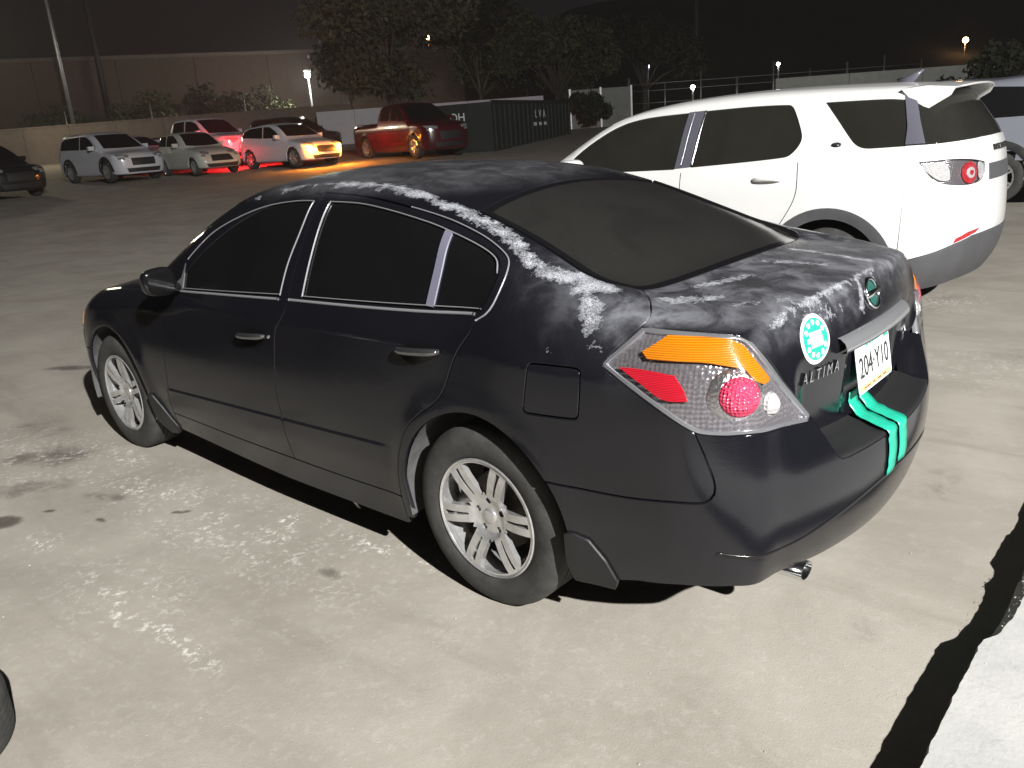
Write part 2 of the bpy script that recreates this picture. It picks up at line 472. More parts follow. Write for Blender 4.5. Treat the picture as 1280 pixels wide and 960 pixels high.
def clear_lens():
    m = bpy.data.materials.new('clear_lens'); m.use_nodes = True; nt = m.node_tree; nt.nodes.clear()
    out = nt.nodes.new('ShaderNodeOutputMaterial'); t = nt.nodes.new('ShaderNodeBsdfTransparent'); g = nt.nodes.new('ShaderNodeBsdfGlossy')
    t.inputs[0].default_value = (.93, .93, .94, 1); g.inputs['Roughness'].default_value = .03
    f = nt.nodes.new('ShaderNodeFresnel'); f.inputs[0].default_value = 1.5; mx = nt.nodes.new('ShaderNodeMixShader')
    geo = nt.nodes.new('ShaderNodeNewGeometry'); mr_ = nt.nodes.new('ShaderNodeMapRange'); mr_.inputs['To Min'].default_value = 1.5; mr_.inputs['To Max'].default_value = 1 / 1.5
    nt.links.new(geo.outputs['Backfacing'], mr_.inputs['Value']); nt.links.new(mr_.outputs['Result'], f.inputs[0])
    nt.links.new(f.outputs[0], mx.inputs[0]); nt.links.new(t.outputs[0], mx.inputs[1]); nt.links.new(g.outputs[0], mx.inputs[2]); nt.links.new(mx.outputs[0], out.inputs[0])
    return m
M['lens'] = clear_lens()
M['lamp_chrome'] = simple('lamp_housing', (.30, .285, .30), .24, .7, bump=.35, bscale=45)
M['bowl_chrome'] = simple('bulb_bowl', (.60, .58, .59), .16, .9, bump=.5, bscale=90)
M['bezel'] = simple('lamp_bezel', (.42, .43, .45), .22, .7)
def ribbed(name, col, rough, sc, spec=.6):
    m, n, l, b = mat(name); N = NB(n, l); tc = n.new('ShaderNodeTexCoord')
    b.inputs['Base Color'].default_value = (*col, 1); b.inputs['Roughness'].default_value = rough
    v = N.voro(tc.outputs['Object'], sc, rand=.35)
    l.new(N.bump(v, .8, .01), b.inputs['Normal']); b.inputs['Coat Weight'].default_value = .6
    return m
def lined(name, col, rough, sc):
    m, n, l, b = mat(name); N = NB(n, l); tc = n.new('ShaderNodeTexCoord')
    w_ = n.new('ShaderNodeTexWave'); w_.wave_type = 'BANDS'; w_.bands_direction = 'Z'; w_.inputs['Scale'].default_value = sc; w_.inputs['Distortion'].default_value = .6
    l.new(tc.outputs['Object'], w_.inputs['Vector']); b.inputs['Roughness'].default_value = rough; b.inputs['Coat Weight'].default_value = .7
    l.new(N.mix(w_.outputs['Fac'], tuple(c * .55 for c in col), col), b.inputs['Base Color'])
    l.new(N.bump(w_.outputs['Fac'], .5, .004), b.inputs['Normal']); return m
M['amber'] = lined('amber_reflector', (.85, .25, .006), .2, 55)
M['red_lined'] = lined('red_side_reflector', (.75, .012, .035), .22, 70)
M['red_reflector'] = ribbed('red_reflector', (.52, .01, .02), .25, 150)
M['pink_bowl'] = ribbed('red_bulb_lens', (.72, .05, .12), .2, 110)
M['lamp_chrome'] = ribbed('lamp_reflector', (.36, .34, .36), .2, 75); M['lamp_chrome'].node_tree.nodes['Principled BSDF'].inputs['Metallic'].default_value = .7
for nd in M['lamp_chrome'].node_tree.nodes:
    if nd.type == 'BUMP': nd.inputs['Strength'].default_value = .35
M['clear_ribbed'] = ribbed('clear_ribbed', (.55, .54, .54), .15, 80)
M['green_tape'] = simple('green_tape', (.015, .36, .24), .35, bump=.25, bscale=40, var=.12, vscale=20)
M['green'] = simple('green_print', (.02, .36, .25), .4)
M['white'] = simple('white_print', (.78, .80, .80), .4)
M['plate_white'] = simple('plate_white', (.74, .77, .76), .35)
M['plate_yellow'] = simple('plate_yellow', (.72, .58, .22), .4)
M['emblem_ground'] = simple('emblem_ground', (.02, .09, .075), .3)
M['ink'] = simple('black_ink', (.02, .02, .02), .4)
M['red_ink'] = simple('red_ink', (.45, .06, .05), .4)
M['headlamp'] = simple('headlamp_inner', (.55, .53, .50), .2, .8)
# ---------------------------------------------------------------- the sedan's skin as one smooth solid (x forward from the rear axle, y left, z up)
a_wp = spl([(-1.2, .775), (-.9, .828), (-.6, .862), (-.3, .883), (0, .892), (.6, .895), (1.2, .895), (2.0, .893), (2.78, .888), (3.1, .872), (3.4, .835), (3.65, .78), (3.85, .71)])
a_sec = spl([(.08, -.15), (.16, -.085), (.22, -.052), (.30, -.026), (.40, -.008), (.5, -.001), (.58, 0), (.68, -.0075), (.78, -.021), (.88, -.039), (.95, -.055), (1.02, -.076), (1.12, -.115)])
a_Dc = spl([(-1.15, 1.035), (-.95, 1.070), (-.75, 1.096), (-.54, 1.11), (-.2, 1.105), (.3, 1.085), (.9, 1.06), (1.6, 1.03), (2.2, 1.0), (2.7, .975), (3.0, .935), (3.3, .865), (3.5, .79), (3.68, .69), (3.8, .6)])
a_dd = spl([(-1.1, .055), (-.6, .085), (0, .10), (1.2, .105), (2.2, .09), (2.8, .085), (3.3, .10), (3.7, .12)])
a_pz = spl([(.08, -.80), (.15, -.90), (.22, -.975), (.30, -1.03), (.40, -1.065), (.52, -1.082), (.62, -1.073), (.70, -1.048), (.77, -1.022), (.85, -.995), (.93, -.968), (1.0, -.945), (1.075, -.92), (1.15, -.895)])
a_lidz = spl([(.55, -.955), (.66, -.957), (.75, -.962), (.84, -.967), (.93, -.966), (1.0, -.945), (1.075, -.92), (1.15, -.895)])
a_qz = spl([(.1, .33), (.5, .29), (.65, .27), (.85, .22), (1.08, .18)])
a_fz = spl([(.1, 3.50), (.2, 3.62), (.3, 3.68), (.45, 3.73), (.55, 3.735), (.65, 3.71), (.75, 3.64), (.85, 3.52), (.95, 3.36)])
a_T0 = spl([(-.9, .97), (-.6, 1.085), (-.3, 1.196), (0, 1.302), (.3, 1.392), (.5, 1.432), (.8, 1.460), (1.15, 1.470), (1.5, 1.450), (1.8, 1.388), (2.1, 1.265), (2.45, 1.105), (2.8, .945), (3.0, .855)])
a_c = spl([(-.6, .15), (-.2, .145), (.3, .13), (.8, .12), (1.5, .13), (2.0, .21), (2.7, .28)])
a_g0 = spl([(-1.0, .60), (-.7, .70), (-.4, .765), (0, .812), (.6, .828), (1.2, .828), (1.8, .812), (2.2, .785), (2.6, .74), (2.9, .69)])
def alt_parts(x, y, z, lid=False):
    ay = np.abs(y)
    fl = 0
    for xw in (0., 2.776):
        d = np.hypot(x - xw, z - .335)
        fl = fl + .011 * np.exp(-((d - .395) / .055)**2)
    zc = .512 - .032 * (x - .47)
    mold = .006 * sstep(.008, -.008, z - zc) * sstep(-.20, -.06, z - zc) * sstep(.42, .50, x) * sstep(2.30, 2.15, x)
    side = ay - (a_wp(x) + a_sec(z) + fl + mold)
    top = z - (a_Dc(x) - a_dd(x) * y * y)
    pz = a_pz(z)
    if lid:
        pz = pz + (a_lidz(z) - pz) * sstep(.56, .46, ay)
        pz = pz + .020 * sstep(.228, .208, ay) * sstep(.925, .900, z) * sstep(.665, .69, z)
    rear = (pz + a_qz(z) * y * y) - x
    front = x - (a_fz(z) - .30 * y * y - .30 * y**4)
    groof = z - (a_T0(x) - a_c(x) * y * y)
    zz = np.maximum(z, .9) - 1.0
    gside = ay - (a_g0(x) - .40 * zz - .28 * zz * zz)
    return ay, side, top, rear, front, groof, gside
def alt_F(x, y, z, lid=False):
    ay, side, top, rear, front, groof, gside = alt_parts(x, y, z, lid)
    lo = smax(side, rear, .20)
    lo = smax(lo, front, .22)
    kv = .025 + .075 * sstep(-.90, -.72, x)
    lo = smax(lo, top, kv)
    gh = smax(gside, groof, .11)
    gh = smax(gh, -.85 - x, .05)
    kf = .035 + .13 * sstep(.15, -.25, x) * sstep(.5, .72, ay)
    return smin(lo, gh, kf)
def alt_lid(x, y, z): return alt_F(x, y, z, True)
LAMP_PIECES = {
 'amber_reflector': ([(-.604, .810, .985), (-.661, .766, 1.030), (-.761, .726, 1.027), (-.817, .699, 1.018), (-.847, .680, .998), (-.869, .674, .968), (-.904, .639, .902), (-.903, .666, .895), (-.890, .696, .911), (-.863, .711, .944), (-.818, .744, .956), (-.766, .773, .965), (-.624, .815, .966)], 'amber', -.004, (0, 1, 4, 6, 7, 9, 12)),
 'red_reflector': ([(-.541, .835, .937), (-.597, .827, .938), (-.649, .821, .935), (-.705, .810, .929), (-.732, .812, .895), (-.747, .812, .861), (-.677, .831, .862), (-.606, .835, .902)], 'red_lined', -.004, (0, 3, 5)),
}
LAMP_BOWLS = [((-.866, .743, .873), .058, 'pink_bowl', 'brake_bulb_lens', -.006), ((-.853, .753, .873), .080, 'bowl_chrome', 'bulb_surround', -.020), ((-.918, .634, .831), .036, 'clear_ribbed', 'reversing_lens', -.008)]
# ================================================================ the black sedan
SIDE = Chart('side'); TOP = Chart('top'); ROLL = Chart('roll', z=.55)
REAR = Chart('turn', x=-.1, s=-1); FRONT = Chart('turn', x=2.6, s=1); LID = Chart('pitch', x=-.45, z=.78, s=-1)
def A(*p): return np.array(p, float)
def mir(L): return (np.asarray(L) * [1, -1, 1])[::-1]
def seg_dist(P, L):
    d = np.full(len(P), 9.)
    for a, b in zip(L[:-1], L[1:]):
        ab = b - a; t = np.clip(((P - a) @ ab) / max(ab @ ab, 1e-9), 0, 1)
        d = np.minimum(d, np.linalg.norm(P - (a + t[:, None] * ab), axis=1))
    return d
PEEL = [(A((1.62, .61, 1.345), (1.30, .575, 1.405), (1.18, .568, 1.417), (.95, .555, 1.42)), .011, 1.05),
        (A((.98, .555, 1.42), (.78, .552, 1.414), (.612, .556, 1.402), (.395, .578, 1.364), (.22, .597, 1.318)), .018, 1.15),
        (A((.22, .597, 1.318), (.094, .602, 1.282), (-.024, .630, 1.231)), .023, 1.0),
        (A((-.024, .632, 1.231), (-.122, .676, 1.177), (-.215, .695, 1.148)), .024, .95),
        (A((-.215, .688, 1.148), (-.30, .655, 1.140), (-.40, .665, 1.116)), .027, 1.15),
        (A((-.32, .690, 1.128), (-.396, .742, 1.097), (-.425, .79, 1.058)), .026, .95),
        (A((-.425, .79, 1.058), (-.440, .835, 1.0), (-.475, .838, .985)), .011, 1.05),
        (A((-.300, .862, .975), (-.325, .861, .972)), .014, 1.1),
        (A((.16, .865, .945), (.34, .868, .935)), .014, .55),
        (A((-.58, .62, 1.088), (-.66, .52, 1.082)), .030, .85), (A((-.57, .45, 1.098), (-.66, .25, 1.098)), .018, .75),
        (A((-.76, .52, 1.07), (-.84, .42, 1.07)), .04, .50), (A((-.60, .05, 1.11), (-.78, -.02, 1.09)), .03, .62),
        (A((-.872, .58, 1.022), (-.885, .50, 1.05), (-.90, .30, 1.062), (-.912, .10, 1.068), (-.905, -.1, 1.07)), .011, .85),
        (A((-.915, .42, 1.03), (-.93, .24, 1.02)), .030, .62),
        (A((-.945, .09, .985), (-.925, .07, 1.04)), .016, .95), (A((-.945, -.05, .985), (-.93, -.06, 1.04)), .02, .6),
        (A((-.57, -.22, 1.10), (-.86, -.20, 1.08)), .020, .80)]
def peel_attr(V):
    p = np.zeros(len(V))
    for L, r, amp in PEEL: p = np.maximum(p, amp * np.exp(-(seg_dist(V, L) / (r * 1.6))**2))
    return p
def haze_attr(V):
    deck = .9 * sstep(1.03, 1.06, V[:, 2]) * sstep(-.45, -.52, V[:, 0]) * sstep(1.2, 1.12, V[:, 2])
    roof = .38 * sstep(1.36, 1.42, V[:, 2]) * sstep(.1, .3, V[:, 0])
    q = np.exp(-(seg_dist(V, A((-.25, .66, 1.15), (-.5, .76, 1.07))) / .13)**2) * .75
    rim = .7 * np.exp(-((V[:, 2] - 1.02) / .05)**2) * sstep(-.84, -.87, V[:, 0])
    return np.clip(deck + roof + q + rim, 0, 1.2)
def dust_attr(V):
    return .34 * sstep(.62, .25, V[:, 2]) + .9 * sstep(1.36, 1.43, V[:, 2]) + .6 * sstep(1.02, 1.06, V[:, 2]) * sstep(-.5, -.6, V[:, 0])
PA = dict(peel=peel_attr, haze=haze_attr, dust=dust_attr)

car = empty('sedan')
tag(car, 'black four-door sedan with peeling clear coat in the foreground, green tape on its bumper', 'car', 'parked cars')
def P(name, chart, loops, m='paint', F=alt_F, parent=None, **k):
    if m == 'paint': k.setdefault('gap', .0042)
    return panel(name, F, chart, loops, M[m], parent or car, attr=PA if m == 'paint' else None, **k)

DO_top = A((2.13, .845, .945), (2.05, .81, .985), (1.983, .791, 1.026), (1.847, .753, 1.130), (1.70, .72, 1.215), (1.558, .688, 1.279), (1.348, .646, 1.349), (1.196, .624, 1.377), (1.015, .601, 1.397))
DO_rear = A((1.015, .601, 1.397), (.739, .610, 1.381), (.469, .633, 1.345), (.257, .644, 1.303), (.097, .660, 1.256), (.003, .679, 1.216), (-.044, .701, 1.186), (-.058, .741, 1.139), (-.048, .796, 1.065), (-.030, .815, 1.036), (.008, .828, 1.015), (.024, .851, .973), (.064, .869, .919), (.101, .878, .848), (.140, .888, .763), (.185, .895, .715), (.248, .898, .674), (.316, .899, .615), (.364, .900, .529), (.395, .896, .433), (.415, .880, .310))
DO_bot = A((.415, .880, .310), (.729, .874, .304), (1.118, .876, .304), (1.689, .867, .306), (2.19, .866, .318))
DO_front = A((2.19, .866, .318), (2.16, .88, .45), (2.13, .886, .62), (2.135, .88, .80), (2.13, .845, .945))
BS = A((1.015, .601, 1.397), (1.02, .65, 1.345), (1.035, .71, 1.25), (1.045, .77, 1.13), (1.05, .825, 1.01), (1.073, .865, .926), (1.121, .879, .857), (1.147, .891, .634), (1.132, .890, .504), (1.114, .876, .304))
def curve(L, step=.02, sharp=()): return smooth_loop(L, sharp, step, closed=False)
def arch(cx, a0, a1, r=.378, zc=.335, n=30):
    t = np.radians(np.linspace(a0, a1, n)); return np.stack([cx + r * np.cos(t), np.full(n, .89), zc + r * np.sin(t)], 1)
do_top = curve(DO_top); do_rear = curve(DO_rear); do_bot = curve(DO_bot); do_front = curve(DO_front); bs = curve(BS)
FG = A((1.960, .821, .969), (1.975, .80, 1.02), (1.957, .754, 1.104), (1.934, .750, 1.124), (1.781, .707, 1.225), (1.585, .674, 1.296), (1.375, .647, 1.345), (1.179, .635, 1.364), (1.053, .634, 1.366), (1.073, .713, 1.248), (1.102, .773, 1.128), (1.112, .824, 1.007))
RG = A((.958, .824, 1.013), (.957, .770, 1.135), (.953, .702, 1.267), (.941, .636, 1.363), (.746, .638, 1.356), (.535, .653, 1.330), (.355, .667, 1.299), (.257, .677, 1.277), (.250, .74, 1.16), (.253, .808, 1.036))
QG = A((.217, .809, 1.035), (.215, .74, 1.155), (.222, .679, 1.266), (.127, .687, 1.241), (.041, .696, 1.211), (-.003, .710, 1.186), (-.022, .738, 1.151), (-.008, .78, 1.085), (.006, .805, 1.042))
fg = smooth_loop(FG, (0, 1, 2, 8, 11)); rg = smooth_loop(RG, (0, 3, 7, 9)); qg = smooth_loop(QG, (0, 2, 8))
RQ = np.vstack([curve(RG[[0, 1, 2, 3]]), curve(RG[3:8])[1:], curve(QG[[2, 3, 4, 5, 6, 7, 8]])])
def grow(L, d):
    U = L[:, [0, 2]]; cw = area2(U) < 0
    if cw: U = U[::-1]
    U = offset2(resample(U, .015), -d)
    return np.stack([U[:, 0], np.full(len(U), .8), U[:, 1]], 1)
# ---- doors, with the window openings cut out
fd_loop = np.vstack([do_front[:-1], do_top[:-1], bs[:-1], do_bot[do_bot[:, 0] > 1.114][:-1]])
xs_ = np.arange(.40, 2.32, .022); CREASE = np.vstack([np.stack([xs_, .512 - .032 * (xs_ - .47) + dz], 1) for dz in (-.020, -.009, -.003, .003, .009, .020)])
fd, fd2 = P('front_door', SIDE, [fd_loop, grow(fg, .004)], mirror=True, extra=CREASE)
rd_loop = np.vstack([do_rear[:-1], do_bot[do_bot[:, 0] < 1.11], bs[::-1][:-1]])
rd, rd2 = P('rear_door', SIDE, [rd_loop, grow(RQ, .004)], mirror=True, extra=CREASE)
def pair_panel(name, chart, loops, m, pl, pr, **k):
    a, b = P(name, chart, loops, m, parent=pl, mirror=pr, **k); return a, b
pair_panel('window_glass', SIDE, [grow(fg, .012)], 'tint', fd, fd2, off=-.006, lip=0)
pair_panel('window_glass', SIDE, [grow(rg, .010)], 'tint', rd, rd2, off=-.006, lip=0)
pair_panel('quarter_glass', SIDE, [grow(qg, .010)], 'tint', rd, rd2, off=-.006, lip=0)
dv = A((.257, .677, 1.279), (.250, .74, 1.16), (.253, .808, 1.036), (.217, .809, 1.034), (.215, .74, 1.155), (.222, .679, 1.268))
pair_panel('window_divider', SIDE, [np.vstack([curve(dv[:3]), curve(dv[3:])])], 'pale_trim', rd, rd2, off=.002, lip=.012, gap=.0005)
def bead(name, pts, w, t, m, pl, pr, off=0., closed=False, chart=SIDE, sharp=(), F=alt_F):
    Pp, Nn = surf_line(F, chart, pts, .015, closed, sharp)
    a = strip(name, Pp, Nn, w, t, M[m], pl, off, closed)
    if pr is not None: strip(name, Pp * [1, -1, 1], Nn * [1, -1, 1], -w, t, M[m], pr, off, closed)
    return a
# bright lines round the glass and the belt moulding below it
bead('belt_moulding', A((2.02, .82, .957), (1.6, .83, .975), (1.115, .83, .993)), .011, .007, 'seal', fd, fd2)
bead('belt_moulding', A((1.04, .83, .996), (.6, .83, 1.006), (.25, .83, 1.018), (.02, .825, 1.030)), .011, .007, 'seal', rd, rd2)
bead('window_seal', FG[[0, 11]] + [0, 0, .005], .004, .003, 'seal', fd, fd2)
bead('window_seal', FG[2:9], .0048, .003, 'seal', fd, fd2)
bead('window_seal', FG[8:12], .005, .003, 'seal', fd, fd2)
bead('window_seal', RG[0:4], .005, .004, 'seal', rd, rd2)
bead('window_seal', np.vstack([RG[3:8], QG[3:7]]), .0048, .003, 'seal', rd, rd2)
bead('window_seal', A((.96, .82, 1.016), (.6, .82, 1.026), (.25, .81, 1.038), (.0, .8, 1.047)), .004, .003, 'seal', rd, rd2)
bead('opening_seal', DO_rear[2:11], .005, .003, 'seal', car, car, off=.0005, chart=ROLL)
# black sail patch ahead of the front glass
pair_panel('mirror_patch', SIDE, [A((2.085, .81, .966), (1.985, .80, 1.018), (1.972, .77, 1.085), (1.955, .8, .968))], 'grey_plastic', fd, fd2, off=.003, lip=.008, gap=0)
# ---- body side: roof rail, pillars and rear quarter in one pressing
ditch = curve(A((2.36, .735, 1.02), (2.16, .70, 1.12), (1.95, .655, 1.225), (1.75, .615, 1.31), (1.55, .585, 1.372), (1.3, .560, 1.415), (1.174, .551, 1.425), (.875, .537, 1.427), (.645, .533, 1.412), (.458, .538, 1.388), (.37, .543, 1.370), (.257, .549, 1.341), (.201, .563, 1.323)))
gl_edge = curve(A((.201, .563, 1.323), (.066, .571, 1.279), (-.07, .584, 1.230), (-.2, .605, 1.180), (-.30, .622, 1.143), (-.37, .622, 1.122), (-.43, .600, 1.110), (-.466, .581, 1.102)))
tseam = curve(A((-.466, .581, 1.102), (-.52, .635, 1.098), (-.555, .677, 1.091), (-.592, .742, 1.070), (-.587, .778, 1.048)))
LAMP = A((-.495, .851, .945), (-.591, .780, 1.046), (-.826, .690, 1.029), (-.859, .660, 1.005), (-.911, .587, .888), (-.963, .505, .768), (-.960, .52, .752), (-.902, .730, .773), (-.837, .787, .772), (-.772, .823, .781), (-.644, .851, .853), (-.508, .855, .930))
bump_seam = curve(A((-.772, .823, .781), (-.799, .816, .719), (-.824, .81, .65), (-.826, .811, .610), (-.803, .824, .584), (-.720, .852, .576), (-.575, .872, .561), (-.378, .889, .556)))[:-1]
apil = A((2.36, .80, .985), (2.22, .82, .955))
archR = arch(0, 167, 8)          # from the tail side over the top to the door side
a_up = arch(0, 144, 8)
fuel = smooth_loop(A((-.243, .881, .912), (-.255, .88, .921), (-.41, .867, .924), (-.425, .867, .912), (-.422, .882, .785), (-.41, .882, .772), (-.24, .897, .765), (-.228, .897, .778)), (), .01)
q_loop = np.vstack([ditch[:-1], gl_edge[:-1], tseam[:-1], A(LAMP[0], LAMP[11], LAMP[10]), bump_seam, a_up,
                    A((.375, .87, .22), (.415, .87, .22)), do_rear[::-1][:-1], do_top[::-1][:-1], A((2.20, .83, .952))])
qp, qp2 = P('quarter_panel', ROLL, [q_loop, fuel], mirror=True)
pair_panel('fuel_door', ROLL, [fuel], 'paint', qp, qp2)
# ---- roof, glass, hood
wtop = [(1.78, y) for y in (.60, .4, .2, 0, -.2, -.4, -.60)]
wtop = A(*[(1.80 - .22 * y * y, y, 1.4) for y in np.linspace(.60, -.60, 13)])
dl = ditch[(ditch[:, 0] < 1.715)]
gtop = A(*[(.201 + .05 * (1 - (y / .563)**2), y, 1.35) for y in np.linspace(-.563, .563, 15)])
roof_l = np.vstack([dl, gtop[::-1][1:-1], mir(dl), ])
P('roof', TOP, [np.vstack([dl, gtop[::-1][1:-1], mir(dl), mir(wtop)[1:-1] * [1, 1, 1]])], h=.045)
gbot = curve(A((-.466, .581, 1.1), (-.509, .430, 1.1), (-.537, .22, 1.11), (-.545, 0, 1.1)))
gl_loop = np.vstack([gl_edge, gbot[1:], mir(gbot)[1:], mir(gl_edge)[1:], gtop[1:-1]])
P('rear_window', TOP, [gl_loop], 'rear_tint', off=-.003, lip=.004, gap=.004, h=.045)
gi = TOP.uv(gl_loop); gi = gi if area2(gi) > 0 else gi[::-1]; gi = offset2(resample(gi, .03), .038)
P('window_frit', TOP, [gl_loop, np.stack([gi[:, 0], gi[:, 1], 0 * gi[:, 0]], 1)], 'gloss_black', off=-.0018, lip=0, gap=.005, h=.05, edge=.03)
bead('rear_window_trim', gl_edge[::2], .010, .004, 'chrome', car, car, chart=TOP)
wl_ = ditch[(ditch[:, 0] >= 1.70)]
wsh = np.vstack([wl_[::-1], A(*[(2.36 + .33 * (1 - (y / .735)**2), y, 1.) for y in np.linspace(.70, -.70, 15)]), mir(wl_[::-1]), wtop[::-1]])
P('windscreen', TOP, [wsh], 'tint', off=-.003, lip=.004, gap=.004, h=.05)
# ---- boot lid
lo_l = A((-.955, .485, .735), (-.945, .455, .69), (-.935, .42, .662))
lid_l = np.vstack([gbot[::-1], tseam[1:], A((-.826, .690, 1.029), (-.859, .660, 1.005), (-.911, .587, .888), (-.963, .505, .768)), lo_l])
lid_half = np.vstack([resample(lid_l, .015, False), A(*[(-.95, y, .655) for y in np.linspace(.40, 0, 9)])])
boot = P('boot_lid', LID, [np.vstack([lid_half, mir(lid_half)[1:-1]])], F=alt_lid, h=.022)
# ---- rear bumper with the step below the number plate
notch = A((-.963, .505, .768), (-.980, .480, .725), (-1.005, .45, .665), (-1.018, .432, .632), (-1.024, .418, .620), (-1.035, .39, .616))
bt = np.vstack([A((-.40, .87, .225))[:, :], A((-.37, .876, .29)), arch(0, 187, 144)[::1], bump_seam[::-1], A(LAMP[8], LAMP[7], LAMP[6]), notch,
                A(*[(-1.05, y, .616) for y in np.linspace(.33, 0, 8)])])
bbot = A((-1.0, 0, .285), (-.995, .2, .285), (-.97, .40, .287), (-.92, .6, .298), (-.84, .74, .306), (-.72, .81, .300), (-.6, .845, .282), (-.5, .85, .255))
bl = np.vstack([bt, ])
bfull = np.vstack([bl, mir(bl)[1:], mir(bbot)[:-1], bbot])
bumper = P('rear_bumper', REAR, [bfull], h=.026)
# the step itself and its cheeks
ys = np.linspace(-.418, .418, 33)
E0 = alt_F; z0 = np.full(33, .6165)
edge = cast(alt_F, np.stack([np.full(33, -1.5), ys, z0], 1), np.tile([1., 0, 0], (33, 1)), 1.2)[0]
lidp = cast(alt_lid, np.stack([np.full(33, -1.5), ys * .97, np.full(33, .66)], 1), np.tile([1., 0, 0], (33, 1)), 1.2)[0]
rows = [edge + [.002, 0, -.006], edge + [.004, 0, .003], edge + [.012, 0, .007], edge * .75 + lidp * .25 + [0, 0, -.004], edge * .5 + lidp * .5 + [0, 0, -.010], edge * .2 + lidp * .8 + [0, 0, -.012], lidp + [.03, 0, -.012], lidp + [.05, 0, .03]]
V = np.vstack(rows); Fq = [(r * 33 + i, r * 33 + i + 1, (r + 1) * 33 + i + 1, (r + 1) * 33 + i) for r in range(7) for i in range(32)]
mesh('bumper_step', V, Fq, M['black_plastic'], bumper)
nl = chk = resample(notch, .02, False); nl = REAR.lift(alt_F, REAR.uv(nl))
for s in (1, -1):
    inn = nl + A((.10, -.015, 0)); inn2 = nl + A((.02, -.003, 0))
    V = np.vstack([nl + A((.003, .002, 0)), inn2, inn]) * [1, s, 1]; k = len(nl)
    mesh('step_cheek', V, [(r * k + i, r * k + i + 1, (r + 1) * k + i + 1, (r + 1) * k + i)[::s] for r in range(2) for i in range(k - 1)], M['paint'], bumper)
# crease line and lower valance of the bumper
bead('bumper_crease', A((-.83, .80, .425), (-.90, .74, .41), (-.972, .60, .405), (-1.03, .42, .44), (-1.062, .22, .475), (-1.07, 0, .485), (-1.062, -.22, .475), (-1.03, -.42, .44), (-.972, -.60, .405)), .012, .003, 'paint_plain', bumper, None, chart=REAR)
# ---- tail lamps
lamp_loop = smooth_loop(LAMP, (0, 1, 4, 5, 6, 11), .012)
def lamp_piece(name, loop, m, off, sharp, pl, pr, lip=.006, h=.012, smooth=True):
    L = smooth_loop(A(*loop), sharp, .008) if smooth else A(*loop)
    pair_panel(name, REAR, [L], m, pl, pr, off=off, lip=lip, gap=.0005, h=h, edge=.008)
tl_l = empty('tail_lamp', parent=car); tl_r = empty('tail_lamp', parent=car)
def lampuv(px): return px
pair_panel('lamp_housing', REAR, [lamp_loop], 'lamp_chrome', tl_l, tl_r, off=-.018, lip=.0, gap=.001, h=.014, edge=.01)
pair_panel('lens', REAR, [lamp_loop], 'lens', tl_l, tl_r, off=.002, lip=.008, gap=.004, h=.016, edge=.01)
Pp, Nn = surf_line(alt_F, REAR, resample(LAMP, .03), .012, True)
RIM_IN = REAR.uv(lamp_loop); 
U = RIM_IN if area2(RIM_IN) > 0 else RIM_IN[::-1]
inner = REAR.lift(alt_F, offset2(resample(U, .012), .010))
pair_panel('lamp_bezel', REAR, [lamp_loop, inner], 'bezel', tl_l, tl_r, off=-.004, lip=.02, gap=.001, h=.02, edge=.01)
lamp_pieces = dict(LAMP_PIECES)
for nm, (loop, mm, off, sharp) in lamp_pieces.items():
    lamp_piece(nm.split('.')[0], loop, mm, off, sharp, tl_l, tl_r)
# round lamps: bowls standing in the housing
def bowl(c, r, m, name, off, depth=.02):
    c3 = REAR.lift(alt_F, REAR.uv(A(c)))[0]; n = grad(alt_F, c3[None])[0]
    s = np.cross([0, 0, 1.], n); s /= np.linalg.norm(s); t = np.cross(n, s)
    V0, Ff = lathe([(0.0005, .62 * depth), (r * .35, .52 * depth), (r * .7, .2 * depth), (r * .9, -.2 * depth), (r, -.8 * depth), (r, -1.4 * depth)], 36, 'z')
    V = c3 + n * off + V0[:, :1] * s + V0[:, 1:2] * t + V0[:, 2:3] * n
    mesh(name, V, Ff, M[m], tl_l); mesh(name, V * [1, -1, 1], [f[::-1] for f in Ff], M[m], tl_r)
for c, r, m, nm, off in LAMP_BOWLS: bowl(c, r, m, nm, off)
# ---- sills, front wings, bonnet, front bumper
sl = np.vstack([do_bot, A((2.21, .866, .25), (2.22, .85, .212), (1.2, .85, .186), (.415, .85, .19)), ])
P('sill', SIDE, [sl], mirror=True)
fa = arch(2.776, 8, 178)
fw = np.vstack([do_front[:-1], A((2.20, .83, .952), (2.36, .80, .985)), A((2.6, .80, .945), (2.9, .79, .90), (3.15, .765, .835), (3.21, .80, .76), (3.19, .83, .66)), A((3.15, .86, .55)), arch(2.776, 36, 175), A((2.37, .87, .30), (2.33, .86, .215), (2.215, .85, .215))])
P('front_wing', SIDE, [fw], mirror=True)
hl = np.vstack([A((2.36, .745, 1.0)), A((2.6, .785, .95), (2.9, .775, .90), (3.15, .745, .84), (3.30, .66, .80), (3.45, .52, .77), (3.52, .3, .77), (3.54, 0, .77))])
cow = A(*[(2.36 + .33 * (1 - (y / .735)**2), y, 1.) for y in np.linspace(0, .70, 8)])
hh = np.vstack([cow, hl]); P('bonnet', TOP, [np.vstack([hh, mir(hh)[1:-1]])], h=.05)
hd = A((3.19, .83, .665), (3.21, .80, .765), (3.15, .765, .838), (3.30, .67, .80), (3.46, .52, .765), (3.60, .50, .66), (3.50, .66, .62), (3.36, .78, .62))
hp, hp2 = P('headlamp', FRONT, [hd], 'headlamp', mirror=True, h=.02)
pair_panel('marker_lamp', FRONT, [A((3.195, .83, .675), (3.205, .81, .75), (3.25, .79, .74), (3.25, .81, .665))], 'amber', hp, hp2, off=.002, lip=.004)
